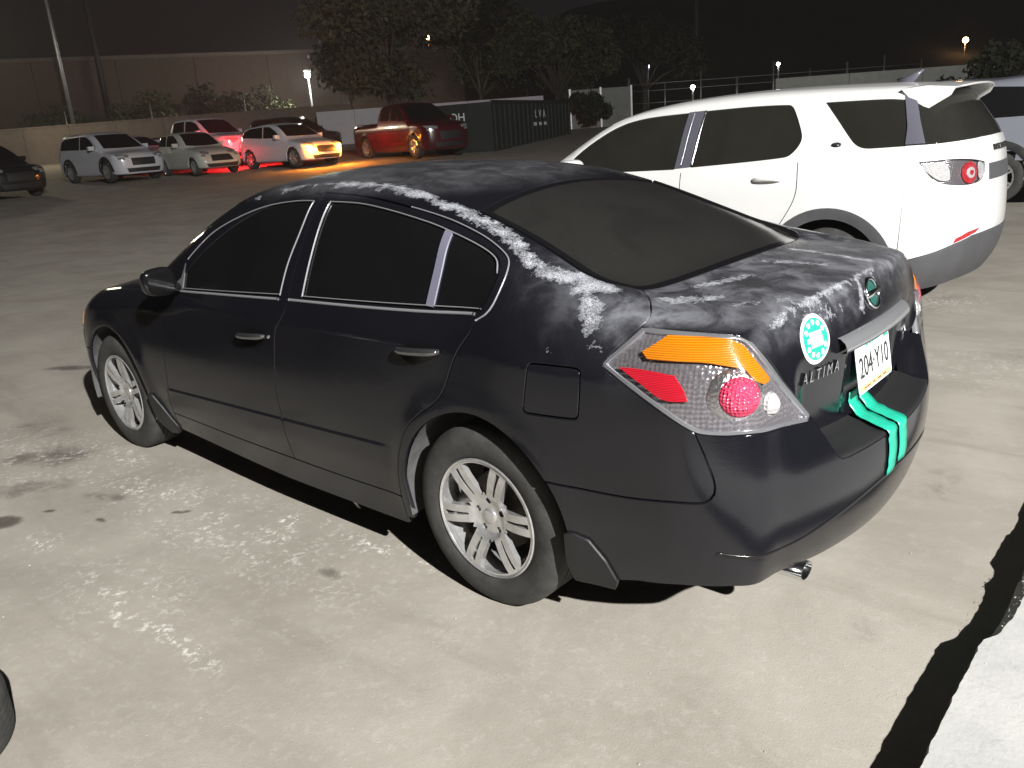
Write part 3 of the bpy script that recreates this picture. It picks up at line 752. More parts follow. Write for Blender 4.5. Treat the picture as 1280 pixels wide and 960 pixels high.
fbl = np.vstack([A((3.54, 0, .765), (3.52, .3, .765), (3.46, .51, .762), (3.60, .495, .655), (3.50, .66, .615), (3.36, .785, .615), (3.19, .835, .655), (3.15, .86, .55)), arch(2.776, 36, 5)[::1], A((3.17, .85, .22), (3.4, .78, .20), (3.6, .5, .20), (3.68, 0, .20))])
P('front_bumper', FRONT, [np.vstack([fbl, mir(fbl)[1:-1]])], h=.035)
# ---- linings: inner sides, wheel houses, floor
hole = lambda cx: np.array([(cx + .42 * math.cos(t), .8, .335 + .42 * math.sin(t)) for t in np.linspace(0, 2 * math.pi, 40)[:-1]])
V, Ff = merge(box((1.45, 0, .34), (3.7, 1.1, .10)), box((1.35, 0, .55), (1.7, 1.52, .5)))
mesh('underbody', V, Ff, M['liner'], car, smooth=False)
for cx in (0., 2.776):
    for s in (1, -1):
        V = []; Ff = []
        for k, t in enumerate(np.radians(np.linspace(-14, 194, 30))):
            for yy, rr in ((.878, .382), (.80, .395), (.60, .395), (.52, .33)):
                V.append((cx + rr * math.cos(t), s * yy, .335 + rr * math.sin(t)))
        for k in range(29):
            for j in range(3): Ff.append((k * 4 + j, k * 4 + j + 1, k * 4 + 5 + j, k * 4 + 4 + j))
        Ff.append(tuple(k * 4 + 3 for k in range(30)))
        mesh('wheel_house', V, Ff, M['grey_plastic' if s > 0 else 'liner'], car)
# ---- mud flaps
def flap(loop, parent=car):
    a, b = P('mud_flap', SIDE, [A(*loop)], 'black_plastic', mirror=True, off=.012, lip=.02, gap=0)
flap([(-.372, .88, .40), (-.40, .88, .405), (-.45, .88, .392), (-.50, .87, .33), (-.53, .86, .262), (-.52, .86, .235), (-.385, .86, .232), (-.365, .86, .29)])
flap([(2.38, .87, .40), (2.355, .87, .40), (2.30, .87, .33), (2.23, .86, .225), (2.25, .85, .185), (2.36, .85, .165), (2.40, .85, .24)])
# ---- door handles
def handle(x0, x1, z0, z1, parent, s):
    c = A(((x0 + x1) / 2, .8, (z0 + z1) / 2))
    n_ = 20; t = np.linspace(0, 2 * math.pi, 30)[:-1]
    L = np.stack([c[0, 0] + .095 * np.cos(t), np.full(29, .8), c[0, 2] - .012 + .042 * np.sin(t) + (z1 - z0) / (x1 - x0) * .095 * np.cos(t)], 1)
    U = SIDE.uv(L); U, T = fill2([U if area2(U) > 0 else U[::-1]], .012); Pq = SIDE.lift(alt_F, U); Nq = grad(alt_F, Pq)
    d = np.hypot((U[:, 0] - c[0, 0]) / .095, (U[:, 1] - c[0, 2] + .012) / .045)
    mesh('handle_cup', (Pq + Nq * (.0012)) * [1, s, 1], [tuple(q) if s > 0 else tuple(q)[::-1] for q in T], M['gloss_black'], parent)
    xs = np.linspace(x0, x1, 15); zs = np.linspace(z0, z1, 15)
    Pl = SIDE.lift(alt_F, np.stack([xs, zs], 1)); Nl = grad(alt_F, Pl)
    lift = .004 + .026 * np.clip(np.sin(np.linspace(0, math.pi, 15)), 0, 1)**.45
    Vt, Ft = tube(Pl + Nl * lift[:, None], [.009, .012, .0135, .014, .014, .014, .014, .014, .014, .014, .014, .014, .0135, .012, .009], 12)
    cc = Pl.mean(0); Vt = (Vt - [0, 0, 0]) * [1, s, 1]
    mesh('door_handle', Vt, Ft if s > 0 else [f[::-1] for f in Ft], M['handle'], parent)
for s, f_, r_ in ((1, fd, rd), (-1, fd2, rd2)):
    handle(1.400, 1.190, .822, .838, f_, s); handle(.355, .145, .886, .900, r_, s)
    for dx in (0.,):
        kl = SIDE.lift(alt_F, [(1.17, .84)]); V, Ff = lathe([(.0005, .006), (.008, .006), (.010, .003), (.010, -.004)], 20, 'y')
        mesh('key_lock', (V + kl[0]) * [1, s, 1], Ff if s < 0 else [q[::-1] for q in Ff], M['chrome'], f_)
# ---- door mirrors
for s in (1, -1):
    mr = empty('door_mirror', parent=car)
    V = []; Ff = []; nu, nv = 24, 14
    for j in range(nv + 1):
        b = -math.pi / 2 + math.pi * j / nv
        for i in range(nu):
            a = 2 * math.pi * i / nu
            e = lambda c, p: math.copysign(abs(c)**p, c)
            x = e(math.cos(b), .6) * e(math.cos(a), .6); y = e(math.sin(b), .62); z = e(math.cos(b), .6) * e(math.sin(a), .6)
            back = min(x, .0) * .25 if x < 0 else x
            V.append((1.905 + .085 * back * (1 - .25 * y), s * (.945 + .074 * y), 1.030 + .064 * z * (1 - .10 * y)))
    for j in range(nv):
        for i in range(nu): Ff.append((j * nu + i, j * nu + (i + 1) % nu, (j + 1) * nu + (i + 1) % nu, (j + 1) * nu + i))
    mesh('mirror_shell', V, Ff, M['gloss_black'], mr)
    V = [(1.880, s * (.945 + .062 * y), 1.030 + .050 * z) for y, z in ((-.9, -1), (.8, -.9), (1, -.6), (1, .6), (.8, .85), (-.9, 1))]
    mesh('mirror_glass', V, [tuple(range(6))], M['tint'], mr)
    V, Ff = tube(A((1.99, s * .83, .975), (1.96, s * .88, .985), (1.935, s * .93, .995)), [.030, .026, .024], 12)
    mesh('mirror_foot', V, Ff, M['gloss_black'], mr)
# ---- exhaust
for s in (1, -1):
    pth = A((-.70, s * .47, .248), (-.85, s * .47, .252), (-.955, s * .47, .254))
    V, Ff = tube(pth, .034, 20); Ff = Ff[:-1]
    V = (V - [0, s * .47, .25]) * [1, 1.25, .8] + [0, s * .47, .25]
    ex = mesh('exhaust_tip', V, Ff, M['chrome'], car)
    m = ex.modifiers.new('s', 'SOLIDIFY'); m.thickness = .003
# ---- wheels
def tyre_prof(R, rr, w, bulge=.008):
    p = [(rr - .004, .0), (rr, w * .40), (rr + .006, w * .475), (rr + .02, w * .5 + bulge * .3), (rr + (R - rr) * .45, w * .5 + bulge), (rr + (R - rr) * .75, w * .5 + bulge * .4),
         (R - .016, w * .47), (R - .005, w * .42), (R - .001, w * .36), (R, w * .27)]
    gro = []
    for c in (.20, .07):
        gro += [(R, w * (c + .022)), (R - .007, w * (c + .018)), (R - .007, w * (c - .018)), (R, w * (c - .022))]
    half = p + gro
    return half + [(r, -h) for r, h in half[::-1]]
def spoke_disc(r0, r1, nsp, wn, slot, bolt_r=.0565, lug=5):
    """face of an alloy wheel: split spokes with openings between"""
    t = np.linspace(0, 2 * math.pi, 145)[:-1]
    outer = np.stack([r1 * np.cos(t), r1 * np.sin(t)], 1); loops = [outer]
    for k in range(nsp):
        a = 2 * math.pi * k / nsp
        ri, ro = r0, r1 - .006
        hw = math.pi / nsp
        pts = []
        for q in np.linspace(-1, 1, 13): pts.append((ro, q * (hw - wn / ro)))
        for q in np.linspace(1, -1, 5): pts.append((ri + .012 * (1 - abs(q)) , q * max(.12, hw - wn * 1.05 / ri)))
        a2 = a + hw
        L = np.array([(r * math.cos(a2 + d), r * math.sin(a2 + d)) for r, d in pts])
        L = smooth_loop(L, (0, 12), .006); loops.append(L)
        if slot:
            s0, s1 = r0 + .012, r1 - .012; sw0, sw1 = .0035, .0085
            L = np.array([(s0, -sw0), (s0, sw0), (s1, sw1), (s1, -sw1)]); L = resample(L, .012)
            ca, sa = math.cos(a), math.sin(a); loops.append(np.stack([L[:, 0] * ca - L[:, 1] * sa, L[:, 0] * sa + L[:, 1] * ca], 1))
    for k in range(lug):
        a = 2 * math.pi * (k + .3) / lug; tt = np.linspace(0, 2 * math.pi, 13)[:-1]
        loops.append(np.stack([bolt_r * math.cos(a) + .0115 * np.cos(tt), bolt_r * math.sin(a) + .0115 * np.sin(tt)], 1))
    out = []
    for L in loops: out.append(L if area2(L) > 0 else L[::-1])
    return out
def wheel_meshes(tag_, R=.330, rr=.212, w=.205, r_rim=.2185, nsp=6, wn=.036, slot=True, r0=.080):
    D = {}
    V, Ff = lathe(tyre_prof(R, rr, w), 72); D['tyre'] = (V, Ff)
    f = w * .5
    V, Ff = lathe([(r_rim, f - .006), (r_rim + .001, f), (r_rim - .003, f + .003), (r_rim - .008, f), (r_rim - .012, f - .012), (r_rim - .020, f - .05), (r_rim - .022, 0), (r_rim - .02, -f)], 72); D['barrel'] = (V, Ff)
    loops = spoke_disc(r0, r_rim - .010, nsp, wn, slot)
    U, T = fill2(loops, .010)
    r = np.hypot(U[:, 0], U[:, 1]); zf = f - .004 - .016 * sstep(r_rim, .03, r) - .010 * sstep(.085, .06, r) + .006 * np.sin(np.clip((r - .08) / (r_rim - .08), 0, 1) * math.pi)
    # crown each arm
    n = len(U); Vf = np.stack([U[:, 0], zf, U[:, 1]], 1); Vb = np.stack([U[:, 0], zf - .022, U[:, 1]], 1)
    faces = [tuple(q)[::-1] for q in T]
    cnt = {(a, b) for q in T for a, b in ((q[0], q[1]), (q[1], q[2]), (q[2], q[0]))}
    bd = [(a, b) for a, b in cnt if (b, a) not in cnt]
    # rounded edge: front rim of every opening is pulled in a little
    m = sorted({i for e in bd for i in e}); mm = {v: n + k for k, v in enumerate(m)}
    cen = {}
    Vm = Vf[m] - [0, .0035, 0]; Vbm = Vb[m]
    nb = n + len(m)
    V = np.vstack([Vf, Vm, Vbm]); kb = {v: nb + k for k, v in enumerate(m)}
    for a, b in bd: faces += [(a, b, mm[b], mm[a]), (mm[a], mm[b], kb[b], kb[a])]
    D['spokes'] = (V, faces)
    V, Ff = lathe([(.0005, f - .022), (.020, f - .022), (.026, f - .024), (.029, f - .028), (.029, f - .036)], 32); D['cap'] = (V, Ff)
    V, Ff = lathe([(.0005, f - .036), (.006, f - .036), (.0085, f - .040), (.0085, f - .058)], 6); D['lug'] = (V, Ff)
    V, Ff = lathe([(.0005, f - .075), (.07, f - .075), (.075, f - .09), (.14, f - .09), (.142, f - .11)], 48); D['disc'] = (V, Ff)
    out = {}
    for k, (V, Ff) in D.items():
        me = bpy.data.meshes.new(tag_ + k); me.from_pydata([tuple(map(float, v)) for v in V], [], [tuple(int(i) for i in q) for q in Ff]); 
        me.polygons.foreach_set('use_smooth', [k != 'lug'] * len(me.polygons)); me.update()
        import bmesh as _b
        bm = _b.new(); bm.from_mesh(me); _b.ops.recalc_face_normals(bm, faces=bm.faces); bm.to_mesh(me); bm.free()
        if k == 'spokes': me.set_sharp_from_angle(angle=math.radians(50))
        if k == 'tyre' or k == 'barrel': me.set_sharp_from_angle(angle=math.radians(60))
        out[k] = me
    return out
def add_wheel(parent, meshes, loc, s, spin=0., mats=None, bolt_r=.0565):
    mats = mats or {}
    wh = empty('wheel', loc, parent=parent); wh.rotation_euler = (0, spin, 0 if s > 0 else math.pi)
    for k, nm, m in (('tyre', 'tyre', 'rubber'), ('barrel', 'rim_barrel', 'alloy'), ('spokes', 'spokes', 'alloy'), ('cap', 'centre_cap', 'alloy'), ('disc', 'brake_disc', 'brake')):
        link(nm, meshes[k], M[mats.get(k, m)], wh)
    for q in range(5):
        a = 2 * math.pi * (q + .3) / 5
        o = link('lug_nut', meshes['lug'], M['alloy_dark'], wh); o.location = (bolt_r * math.cos(a), 0, bolt_r * math.sin(a))
    return wh
WM = wheel_meshes('sedan_')
for x in (0., 2.776):
    for s in (1, -1):
        add_wheel(car, WM, (x, s * .768, .329), s, .35 if x else .12)
# ---- badge, lettering, number plate, sticker and tape on the tail
def lid_frame(y, z):
    p = cast(alt_lid, A((-1.5, y, z)), A((1., 0, 0)), 1.2)[0][0]; n = grad(alt_lid, p[None], .004)[0]
    s = np.cross([0, 0, 1.], n); s /= np.linalg.norm(s); s = -s if s[1] > 0 else s   # to the right as seen from behind
    t = np.cross(n, s); t = t if t[2] > 0 else -t
    return p, n, s, t
def on_lid(V2, y, z, off, follow=True):
    """lay a flat drawing (right, up, out) on the lid"""
    V2 = np.asarray(V2, float); p, n, s, t = lid_frame(y, z)
    if not follow: return p + V2[:, :1] * s + V2[:, 1:2] * t + (V2[:, 2:3] + off) * n
    q = p + V2[:, :1] * s + V2[:, 1:2] * t
    q2, ok = cast(alt_lid, q + n * .12, np.tile(-n, (len(q), 1)), .3, 90)
    return q2 + (V2[:, 2:3] + off) * n
def text_mesh(txt, size, depth):
    cu = bpy.data.curves.new('t', 'FONT'); cu.body = txt; cu.size = size; cu.extrude = depth; cu.align_x = 'CENTER'; cu.align_y = 'CENTER'
    o = bpy.data.objects.new('t', cu); C.objects.link(o); bpy.context.view_layer.update()
    me = o.to_mesh(); V = np.array([tuple(v.co) for v in me.vertices]); Ff = [tuple(p.vertices) for p in me.polygons]
    o.to_mesh_clear(); bpy.data.objects.remove(o); bpy.data.curves.remove(cu)
    return V, Ff
V, Ff = text_mesh('A L T I M A', .050, .003); V[:, 0] *= .80
mesh('model_lettering', on_lid(V, .385, .855, .004), Ff, M['chrome'], boot, smooth=False)
# round emblem: ring and bar
t = np.linspace(0, 2 * math.pi, 49)[:-1]
ring, rf = tube(np.stack([.047 * np.cos(t), .047 * np.sin(t), 0 * t], 1), .006, 8, True)
br, bf = box((0, 0, .003), (.118, .019, .009))
V, Ff = merge((ring, rf), (br, bf)); mesh('emblem', on_lid(V, 0, 1.014, .004), Ff, M['chrome'], boot)
V2, F2 = lathe([(.0005, 0), (.02, 0), (.041, 0)], 40, 'z'); mesh('emblem_ground', on_lid(V2, 0, 1.014, .0012), F2, M['emblem_ground'], boot)
# garnish over the plate
g = []
for yy in np.linspace(.292, -.292, 25):
    for zz, o_ in ((.938, .004), (.934, .020), (.922, .030), (.905, .032), (.893, .026), (.889, .004)):
        p = cast(alt_F, A((-1.5, yy, zz)), A((1., 0, 0)), 1.2)[0][0]; g.append(p + [-o_ + .012, 0, 0])
mesh('plate_garnish', g, [(i * 6 + k, i * 6 + k + 1, (i + 1) * 6 + k + 1, (i + 1) * 6 + k) for i in range(24) for k in range(5)], M['bezel'], boot)
# number plate: pressed sheet leaning with the lid
PLC, PLN = A((-.962, 0, .795))[0], None
tilt = math.radians(9)
ps, pt, pn = np.array([0, -1., 0]), np.array([math.sin(tilt), 0, math.cos(tilt)]), np.array([-math.cos(tilt), 0, math.sin(tilt)])
def on_plate(V): V = np.asarray(V, float); return PLC + V[:, :1] * ps + V[:, 1:2] * pt + V[:, 2:3] * pn
plate = empty('number_plate', parent=car)
L = smooth_loop(A((-.1525, -.068, 0), (-.1445, -.076, 0), (.1445, -.076, 0), (.1525, -.068, 0), (.1525, .068, 0), (.1445, .076, 0), (-.1445, .076, 0), (-.1525, .068, 0)), (), .02)
k = len(L); V = np.vstack([L, L + [0, 0, .0016], L * .965 + [0, 0, .0016]])
Fp = [tuple(range(k))[::-1]] + [(i, (i + 1) % k, k + (i + 1) % k, k + i) for i in range(k)] + [(k + i, k + (i + 1) % k, 2 * k + (i + 1) % k, 2 * k + i) for i in range(k)] + [tuple(range(2 * k, 3 * k))]
mesh('plate_sheet', on_plate(V), Fp, M['plate_white'], plate, smooth=False)
V, Ff = text_mesh('204\u00b7Y10', .078, .0008); V[:, 0] *= 1.02; V[:, 1] *= 1.22
mesh('plate_number', on_plate(V + [0, .0, .0026]), Ff, M['ink'], plate, smooth=False)
V, Ff = box((0, -.062, .0022), (.285, .017, .0008)); mesh('plate_band', on_plate(V), Ff, M['plate_yellow'], plate, smooth=False)
parts_ = [box((x, -.063, .003), (w_, .006, .0006)) for x, w_ in ((-.10, .02), (-.07, .03), (-.02, .02), (.03, .03), (.08, .03))]
V, Ff = merge(*parts_); mesh('plate_small_print', on_plate(V), Ff, M['red_ink'], plate, smooth=False)
parts_ = [box((x, .066, .0024), (w_, .008, .0008)) for x, w_ in ((-.05, .022), (-.022, .016), (.004, .02), (.032, .018), (.056, .014))] + [box((.122, .063, .0024), (.04, .016, .0008))]
V, Ff = merge(*parts_); mesh('plate_header', on_plate(V), Ff, M['green'], plate, smooth=False)
# round green and white sticker
st = empty('round_sticker', parent=car)
def disc(r0, r1, z, n=40): return lathe([(r0, z), (r1, z)], n, 'z')
SY, SZ = .405, .960
V, Ff = lathe([(.0005, .0008), (.02, .0008), (.04, .0008), (.060, .0008), (.0605, 0)], 48, 'z'); mesh('sticker_rim', on_lid(V * [1.2, 1.2, 1], SY, SZ, .0008), Ff, M['white'], st)
V, Ff = lathe([(.0005, .0014), (.02, .0014), (.04, .0014), (.051, .0014)], 48, 'z'); mesh('sticker_ground', on_lid(V * [1.2, 1.2, 1], SY, SZ, .0010), Ff, M['green'], st)
for q in list(range(1, 6)) + list(range(7, 12)):
    a = 2 * math.pi * q / 12; v, f_ = lathe([(.0003, .0022), (.0068, .0022)], 12, 'z')
    mesh('sticker_dot', on_lid((v + [.040 * math.cos(a), .040 * math.sin(a), 0]) * [1.2, 1.2, 1], SY, SZ, .0010), f_, M['white'], st)
bars = [box((x, y, .0022), (w_, h_, .0004)) for x, y, w_, h_ in ((0, .012, .052, .012), (-.004, -.001, .066, .011), (.003, -.014, .054, .011), (-.02, .006, .012, .02), (.02, -.008, .012, .022))]
V, Ff = merge(*bars); mesh('sticker_print', on_lid(V * [1.2, 1.2, 1], SY, SZ, .0010), Ff, M['white'], st)
# two strips of green tape from the lid over the step and down the bumper
def tape(y0, y1, zt, zb, w, skew):
    pts = []
    for z in np.linspace(zt, .668, 5):
        pts.append(cast(alt_lid, A((-1.5, y0, z)), A((1., 0, 0)), 1.2)[0][0] + [-.004, 0, 0])
    e = cast(alt_F, A((-1.5, y1, .6165)), A((1., 0, 0)), 1.2)[0][0]
    l_ = pts[-1] + [0, 0, -.014]
    for q in np.linspace(.12, .9, 6): pts.append(l_ * (1 - q) + (e + [0, 0, .011]) * q + [0, 0, .002])
    pts.append(e + [-.001, 0, .010]); pts.append(e + [-.006, 0, .001])
    for z in np.linspace(.600, zb, 8):
        pts.append(cast(alt_F, A((-1.5, y1 + skew * (.6 - z), z)), A((1., 0, 0)), 1.2)[0][0] + [-.003, 0, 0])
    pts = np.array(pts); n = len(pts); V = []
    d = np.gradient(pts, axis=0); d /= np.linalg.norm(d, axis=1, keepdims=True)
    side = np.array([0, 1., 0]) + 0 * d; side -= d * (side * d).sum(1, keepdims=True); side /= np.linalg.norm(side, axis=1, keepdims=True)
    nr = np.cross(side, d)
    nr *= np.sign(nr[:, 2:3] - nr[:, 0:1] + 1e-6)
    for q in (-.5, -.17, .17, .5): V.append(pts + side * q * w + nr * (.0015 * (1 - 4 * q * q)) + nrg.normal(0, .0008, (n, 1)) * nr)
    V = np.stack(V, 1).reshape(-1, 3)
    o = mesh('green_tape', V, [(i * 4 + k, i * 4 + k + 1, i * 4 + k + 5, i * 4 + k + 4) for i in range(n - 1) for k in range(3)], M['green_tape'], car)
    m = o.modifiers.new('s', 'SOLIDIFY'); m.thickness = .0012
tape(.108, .130, .724, .480, .074, .05); tape(.022, .046, .737, .50, .074, .05)
# ================================================================ the white sport utility vehicle beside it
d_wp = spl([(-1.1, .82), (-.8, .905), (-.5, .935), (0, .945), (1.4, .945), (2.74, .94), (3.2, .905), (3.6, .80)])
d_sec = spl([(.1, -.12), (.25, -.06), (.4, -.015), (.6, 0), (.9, -.004), (1.05, -.012), (1.17, -.040), (1.25, -.072), (1.45, -.150), (1.68, -.255), (1.85, -.36)])
d_T = spl([(-.9, 1.715), (-.4, 1.765), (.2, 1.795), (.7, 1.805), (1.3, 1.79), (1.8, 1.74), (2.1, 1.665), (2.5, 1.46), (2.9, 1.235), (3.1, 1.12)])
d_D = spl([(1.8, 1.26), (2.5, 1.235), (3.0, 1.20), (3.3, 1.13), (3.5, 1.03), (3.65, .88)])
d_pz = spl([(.15, -.78), (.25, -.86), (.38, -.95), (.55, -1.01), (.75, -1.025), (1.0, -1.01), (1.2, -.985), (1.33, -.95), (1.5, -.845), (1.7, -.69), (1.85, -.57)])
d_fz = spl([(.15, 3.35), (.3, 3.5), (.5, 3.56), (.8, 3.57), (1.0, 3.5), (1.15, 3.38), (1.3, 3.2)])
def ds_F(x, y, z):
    ay = np.abs(y)
    side = ay - (d_wp(x) + d_sec(z) + .012 * np.exp(-((np.hypot(x, z - .37) - .50) / .07)**2))
    top = smin(z - (d_T(x) - .10 * y * y), z - (d_D(x) - .08 * y * y), .06)
    f = smax(side, d_pz(z) + .24 * y * y - x, .30)
    f = smax(f, x - (d_fz(z) - .25 * y * y - .2 * y**4), .25)
    return smax(f, top, .10)
M['white_paint'] = simple('white_paint', (.80, .80, .79), .18, coat=.5, var=.03, vscale=5)
M['cladding'] = simple('grey_cladding', (.075, .075, .08), .65, bump=.12, bscale=200, var=.12)
M['smoke_glass'] = make_tint('smoke_glass', (.012, .012, .010), (.30, .29, .25), .3, .7, .036)
M['pillar_gloss'] = simple('pillar_gloss', (.10, .10, .125), .22)
suv = empty('sport_utility_vehicle', (.66, -4.72, -.06), .03)
tag(suv, 'white sport utility vehicle with dark wheel arches parked behind the black sedan', 'car', 'parked cars')
def S_(name, chart, loops, m='white_paint', parent=None, **k):
    return panel(name, ds_F, chart, loops, M[m], parent or suv, **k)
def S2(name, chart, loops, m, mirror=True, **k): return S_(name, chart, loops, m, mirror=mirror, **k)
DR = Chart('turn', x=-.1, s=-1); DFr = Chart('turn', x=2.5, s=1); DRoll = Chart('roll', z=.75)
rwin = smooth_loop(A((1.20, .87, 1.205), (1.175, .76, 1.45), (1.145, .69, 1.665), (.75, .69, 1.675), (.43, .7, 1.67), (.375, .72, 1.63), (.275, .8, 1.42), (.30, .84, 1.335), (.385, .85, 1.262)), (0, 2))
fwin = smooth_loop(A((1.36, .87, 1.19), (1.335, .76, 1.45), (1.31, .69, 1.655), (1.75, .69, 1.63), (2.02, .7, 1.555), (2.35, .76, 1.375), (2.56, .83, 1.215), (2.45, .87, 1.175), (1.9, .87, 1.18)), (0, 2, 6))
qwin = smooth_loop(A((.140, .70, 1.672), (.02, .76, 1.53), (-.12, .83, 1.37), (-.18, .84, 1.325), (-.25, .85, 1.316), (-.50, .84, 1.322), (-.50, .80, 1.45), (-.44, .70, 1.668)), (0, 5, 7))
rail = curve(A((-.44, .66, 1.715), (0, .665, 1.742), (.7, .665, 1.750), (1.3, .665, 1.735), (1.8, .67, 1.685), (2.1, .68, 1.60), (2.45, .74, 1.40), (2.72, .82, 1.245)))
arcD = lambda cx, a0, a1, r=.50, n=30: np.stack([cx + r * np.cos(np.radians(np.linspace(a0, a1, n))), np.full(n, .94), .37 + r * np.sin(np.radians(np.linspace(a0, a1, n)))], 1)
side_l = np.vstack([rail, A((2.95, .86, 1.17), (3.2, .85, 1.09), (3.26, .88, .95), (3.22, .9, .8)), arcD(2.741, 8, 172)[:, :], A((2.2, .93, .42)), A((.52, .93, .42)), arcD(0, 6, 166), A((-.515, .93, .49), (-.53, .93, .9), (-.525, .93, 1.2), (-.50, .84, 1.322), (-.50, .80, 1.45))])
S2('body_side', DRoll, [side_l, rwin, fwin, qwin], 'white_paint', h=.06, edge=.025, gap=.0015)
S2('window_glass', DRoll, [rwin], 'smoke_glass', off=-.008, lip=0, gap=-.006, h=.06)
S2('window_glass', DRoll, [fwin], 'smoke_glass', off=-.008, lip=0, gap=-.006, h=.06)
S2('quarter_glass', DRoll, [qwin], 'smoke_glass', off=-.008, lip=0, gap=-.006, h=.06)
def dbead(name, pts, w, t, m, chart=DRoll):
    Pp, Nn = surf_line(ds_F, chart, pts, .03)
    strip(name, Pp, Nn, w, t, M[m], suv, .001); strip(name, Pp * [1, -1, 1], Nn * [1, -1, 1], -w, t, M[m], suv, .001)
bp_ = smooth_loop(A((1.36, .87, 1.19), (1.335, .76, 1.45), (1.31, .69, 1.665), (1.145, .69, 1.675), (1.175, .76, 1.45), (1.20, .87, 1.205)), (0, 2, 3, 5))
S2('pillar_trim', DRoll, [bp_], 'pillar_gloss', off=.002, lip=.006, gap=.004)
dbead('window_trim', A((1.20, .87, 1.21), (1.175, .76, 1.45), (1.148, .69, 1.665)), .016, .004, 'chrome')
dbead('window_trim', A((1.30, .87, 1.21), (1.275, .76, 1.45), (1.25, .69, 1.665)), .006, .003, 'satin_trim')
# doors' shut lines
for L in (A((1.285, .94, 1.19), (1.285, .94, .9), (1.28, .94, .45)), A((.27, .9, 1.24), (.26, .94, 1.0), (.35, .94, .80), (.47, .94, .62), (.50, .94, .45)), A((2.50, .92, 1.16), (2.44, .94, .9), (2.42, .94, .45))):
    dbead('door_seam', L, .006, .0006, 'ink')
# rear corners and tailgate below the glass
LT = smooth_loop(A((-.640, .92, 1.205), (-.70, .915, 1.125), (-.77, .90, 1.062), (-.88, .82, 1.030), (-.96, .66, 1.022), (-.985, .50, 1.04), (-.985, .43, 1.10), (-.98, .42, 1.165), (-.95, .60, 1.195), (-.86, .81, 1.212)), (0, 6, 7))
rr_l = np.vstack([A((-.50, .84, 1.322)), A((-.525, .93, 1.2), (-.53, .93, .9), (-.515, .93, .49)), A((-.60, .92, .505), (-.80, .90, .555), (-.90, .80, .60), (-.97, .6, .645), (-1.0, .3, .655), (-1.01, 0, .655))])
up_l = A((-.50, .84, 1.322), (-.70, .80, 1.325), (-.85, .66, 1.335), (-.93, .4, 1.345), (-.95, 0, 1.35))
full = np.vstack([rr_l, mir(rr_l)[1:], (up_l * [1, -1, 1])[1:-1], up_l[::-1][:-1]])
tg = S_('tailgate', DR, [full, LT, mir(LT)], 'white_paint', h=.05, edge=.02)
# glass above
gu = A((-.50, .80, 1.45), (-.44, .70, 1.668))
g_l = np.vstack([up_l[::-1], gu, A((-.50, .64, 1.685), (-.585, .4, 1.70), (-.62, 0, 1.70))])
S_('rear_window', DR, [np.vstack([g_l, mir(g_l)[1:-1]])], 'smoke_glass', off=-.004, lip=.006, gap=.003, h=.05)
pb = A((-.50, .84, 1.328), (-.50, .80, 1.45), (-.445, .70, 1.665), (-.50, .64, 1.68), (-.56, .73, 1.50), (-.625, .80, 1.332))
S2('pillar_trim', DR, [pb], 'pillar_gloss', off=.003, lip=.006, gap=.002)
# roof and screens
rl = rail[rail[:, 0] < 2.12]
rt = np.vstack([rl, A(*[(2.12 + .10 * (1 - (y / .68)**2), y, 1.6) for y in np.linspace(.66, -.66, 11)])[1:-1], mir(rl), A(*[(-.44 - .17 * (1 - (y / .66)**2), y, 1.7) for y in np.linspace(-.64, .64, 9)])])
S_('roof', TOP, [rt], 'white_paint', h=.08, off=.0, lip=.01)
wl2 = rail[rail[:, 0] > 2.10]
wsd = np.vstack([wl2, A(*[(2.72 + .16 * (1 - (y / .82)**2), y, 1.2) for y in np.linspace(.76, -.76, 11)]), mir(wl2), A(*[(2.12 + .10 * (1 - (y / .68)**2), y, 1.6) for y in np.linspace(-.66, .66, 11)])[1:-1]])
S_('windscreen', TOP, [wsd], 'smoke_glass', h=.08, off=-.004, lip=.004, gap=.004)
hb = np.vstack([A(*[(2.72 + .16 * (1 - (y / .82)**2), y, 1.2) for y in np.linspace(0, .80, 8)]), A((2.95, .80, 1.17), (3.2, .76, 1.1), (3.32, .55, 1.1), (3.38, .3, 1.1), (3.40, 0, 1.1))])
S_('bonnet', TOP, [np.vstack([hb, mir(hb)[1:-1]])], 'white_paint', h=.08)
fb = np.vstack([A((3.40, 0, 1.09), (3.38, .3, 1.09), (3.32, .56, 1.09), (3.2, .78, 1.08), (3.26, .88, .95), (3.22, .9, .8)), arcD(2.741, 12, -8, n=10), A((3.3, .85, .3), (3.5, .5, .3), (3.55, 0, .3))])
S_('front_bumper', DFr, [np.vstack([fb, mir(fb)[1:-1]])], 'white_paint', h=.07)
S2('headlamp', DFr, [A((3.22, .88, .93), (3.24, .85, 1.02), (3.4, .6, 1.01), (3.47, .45, .93), (3.38, .7, .86))], 'headlamp', off=.004, lip=.008, h=.04)
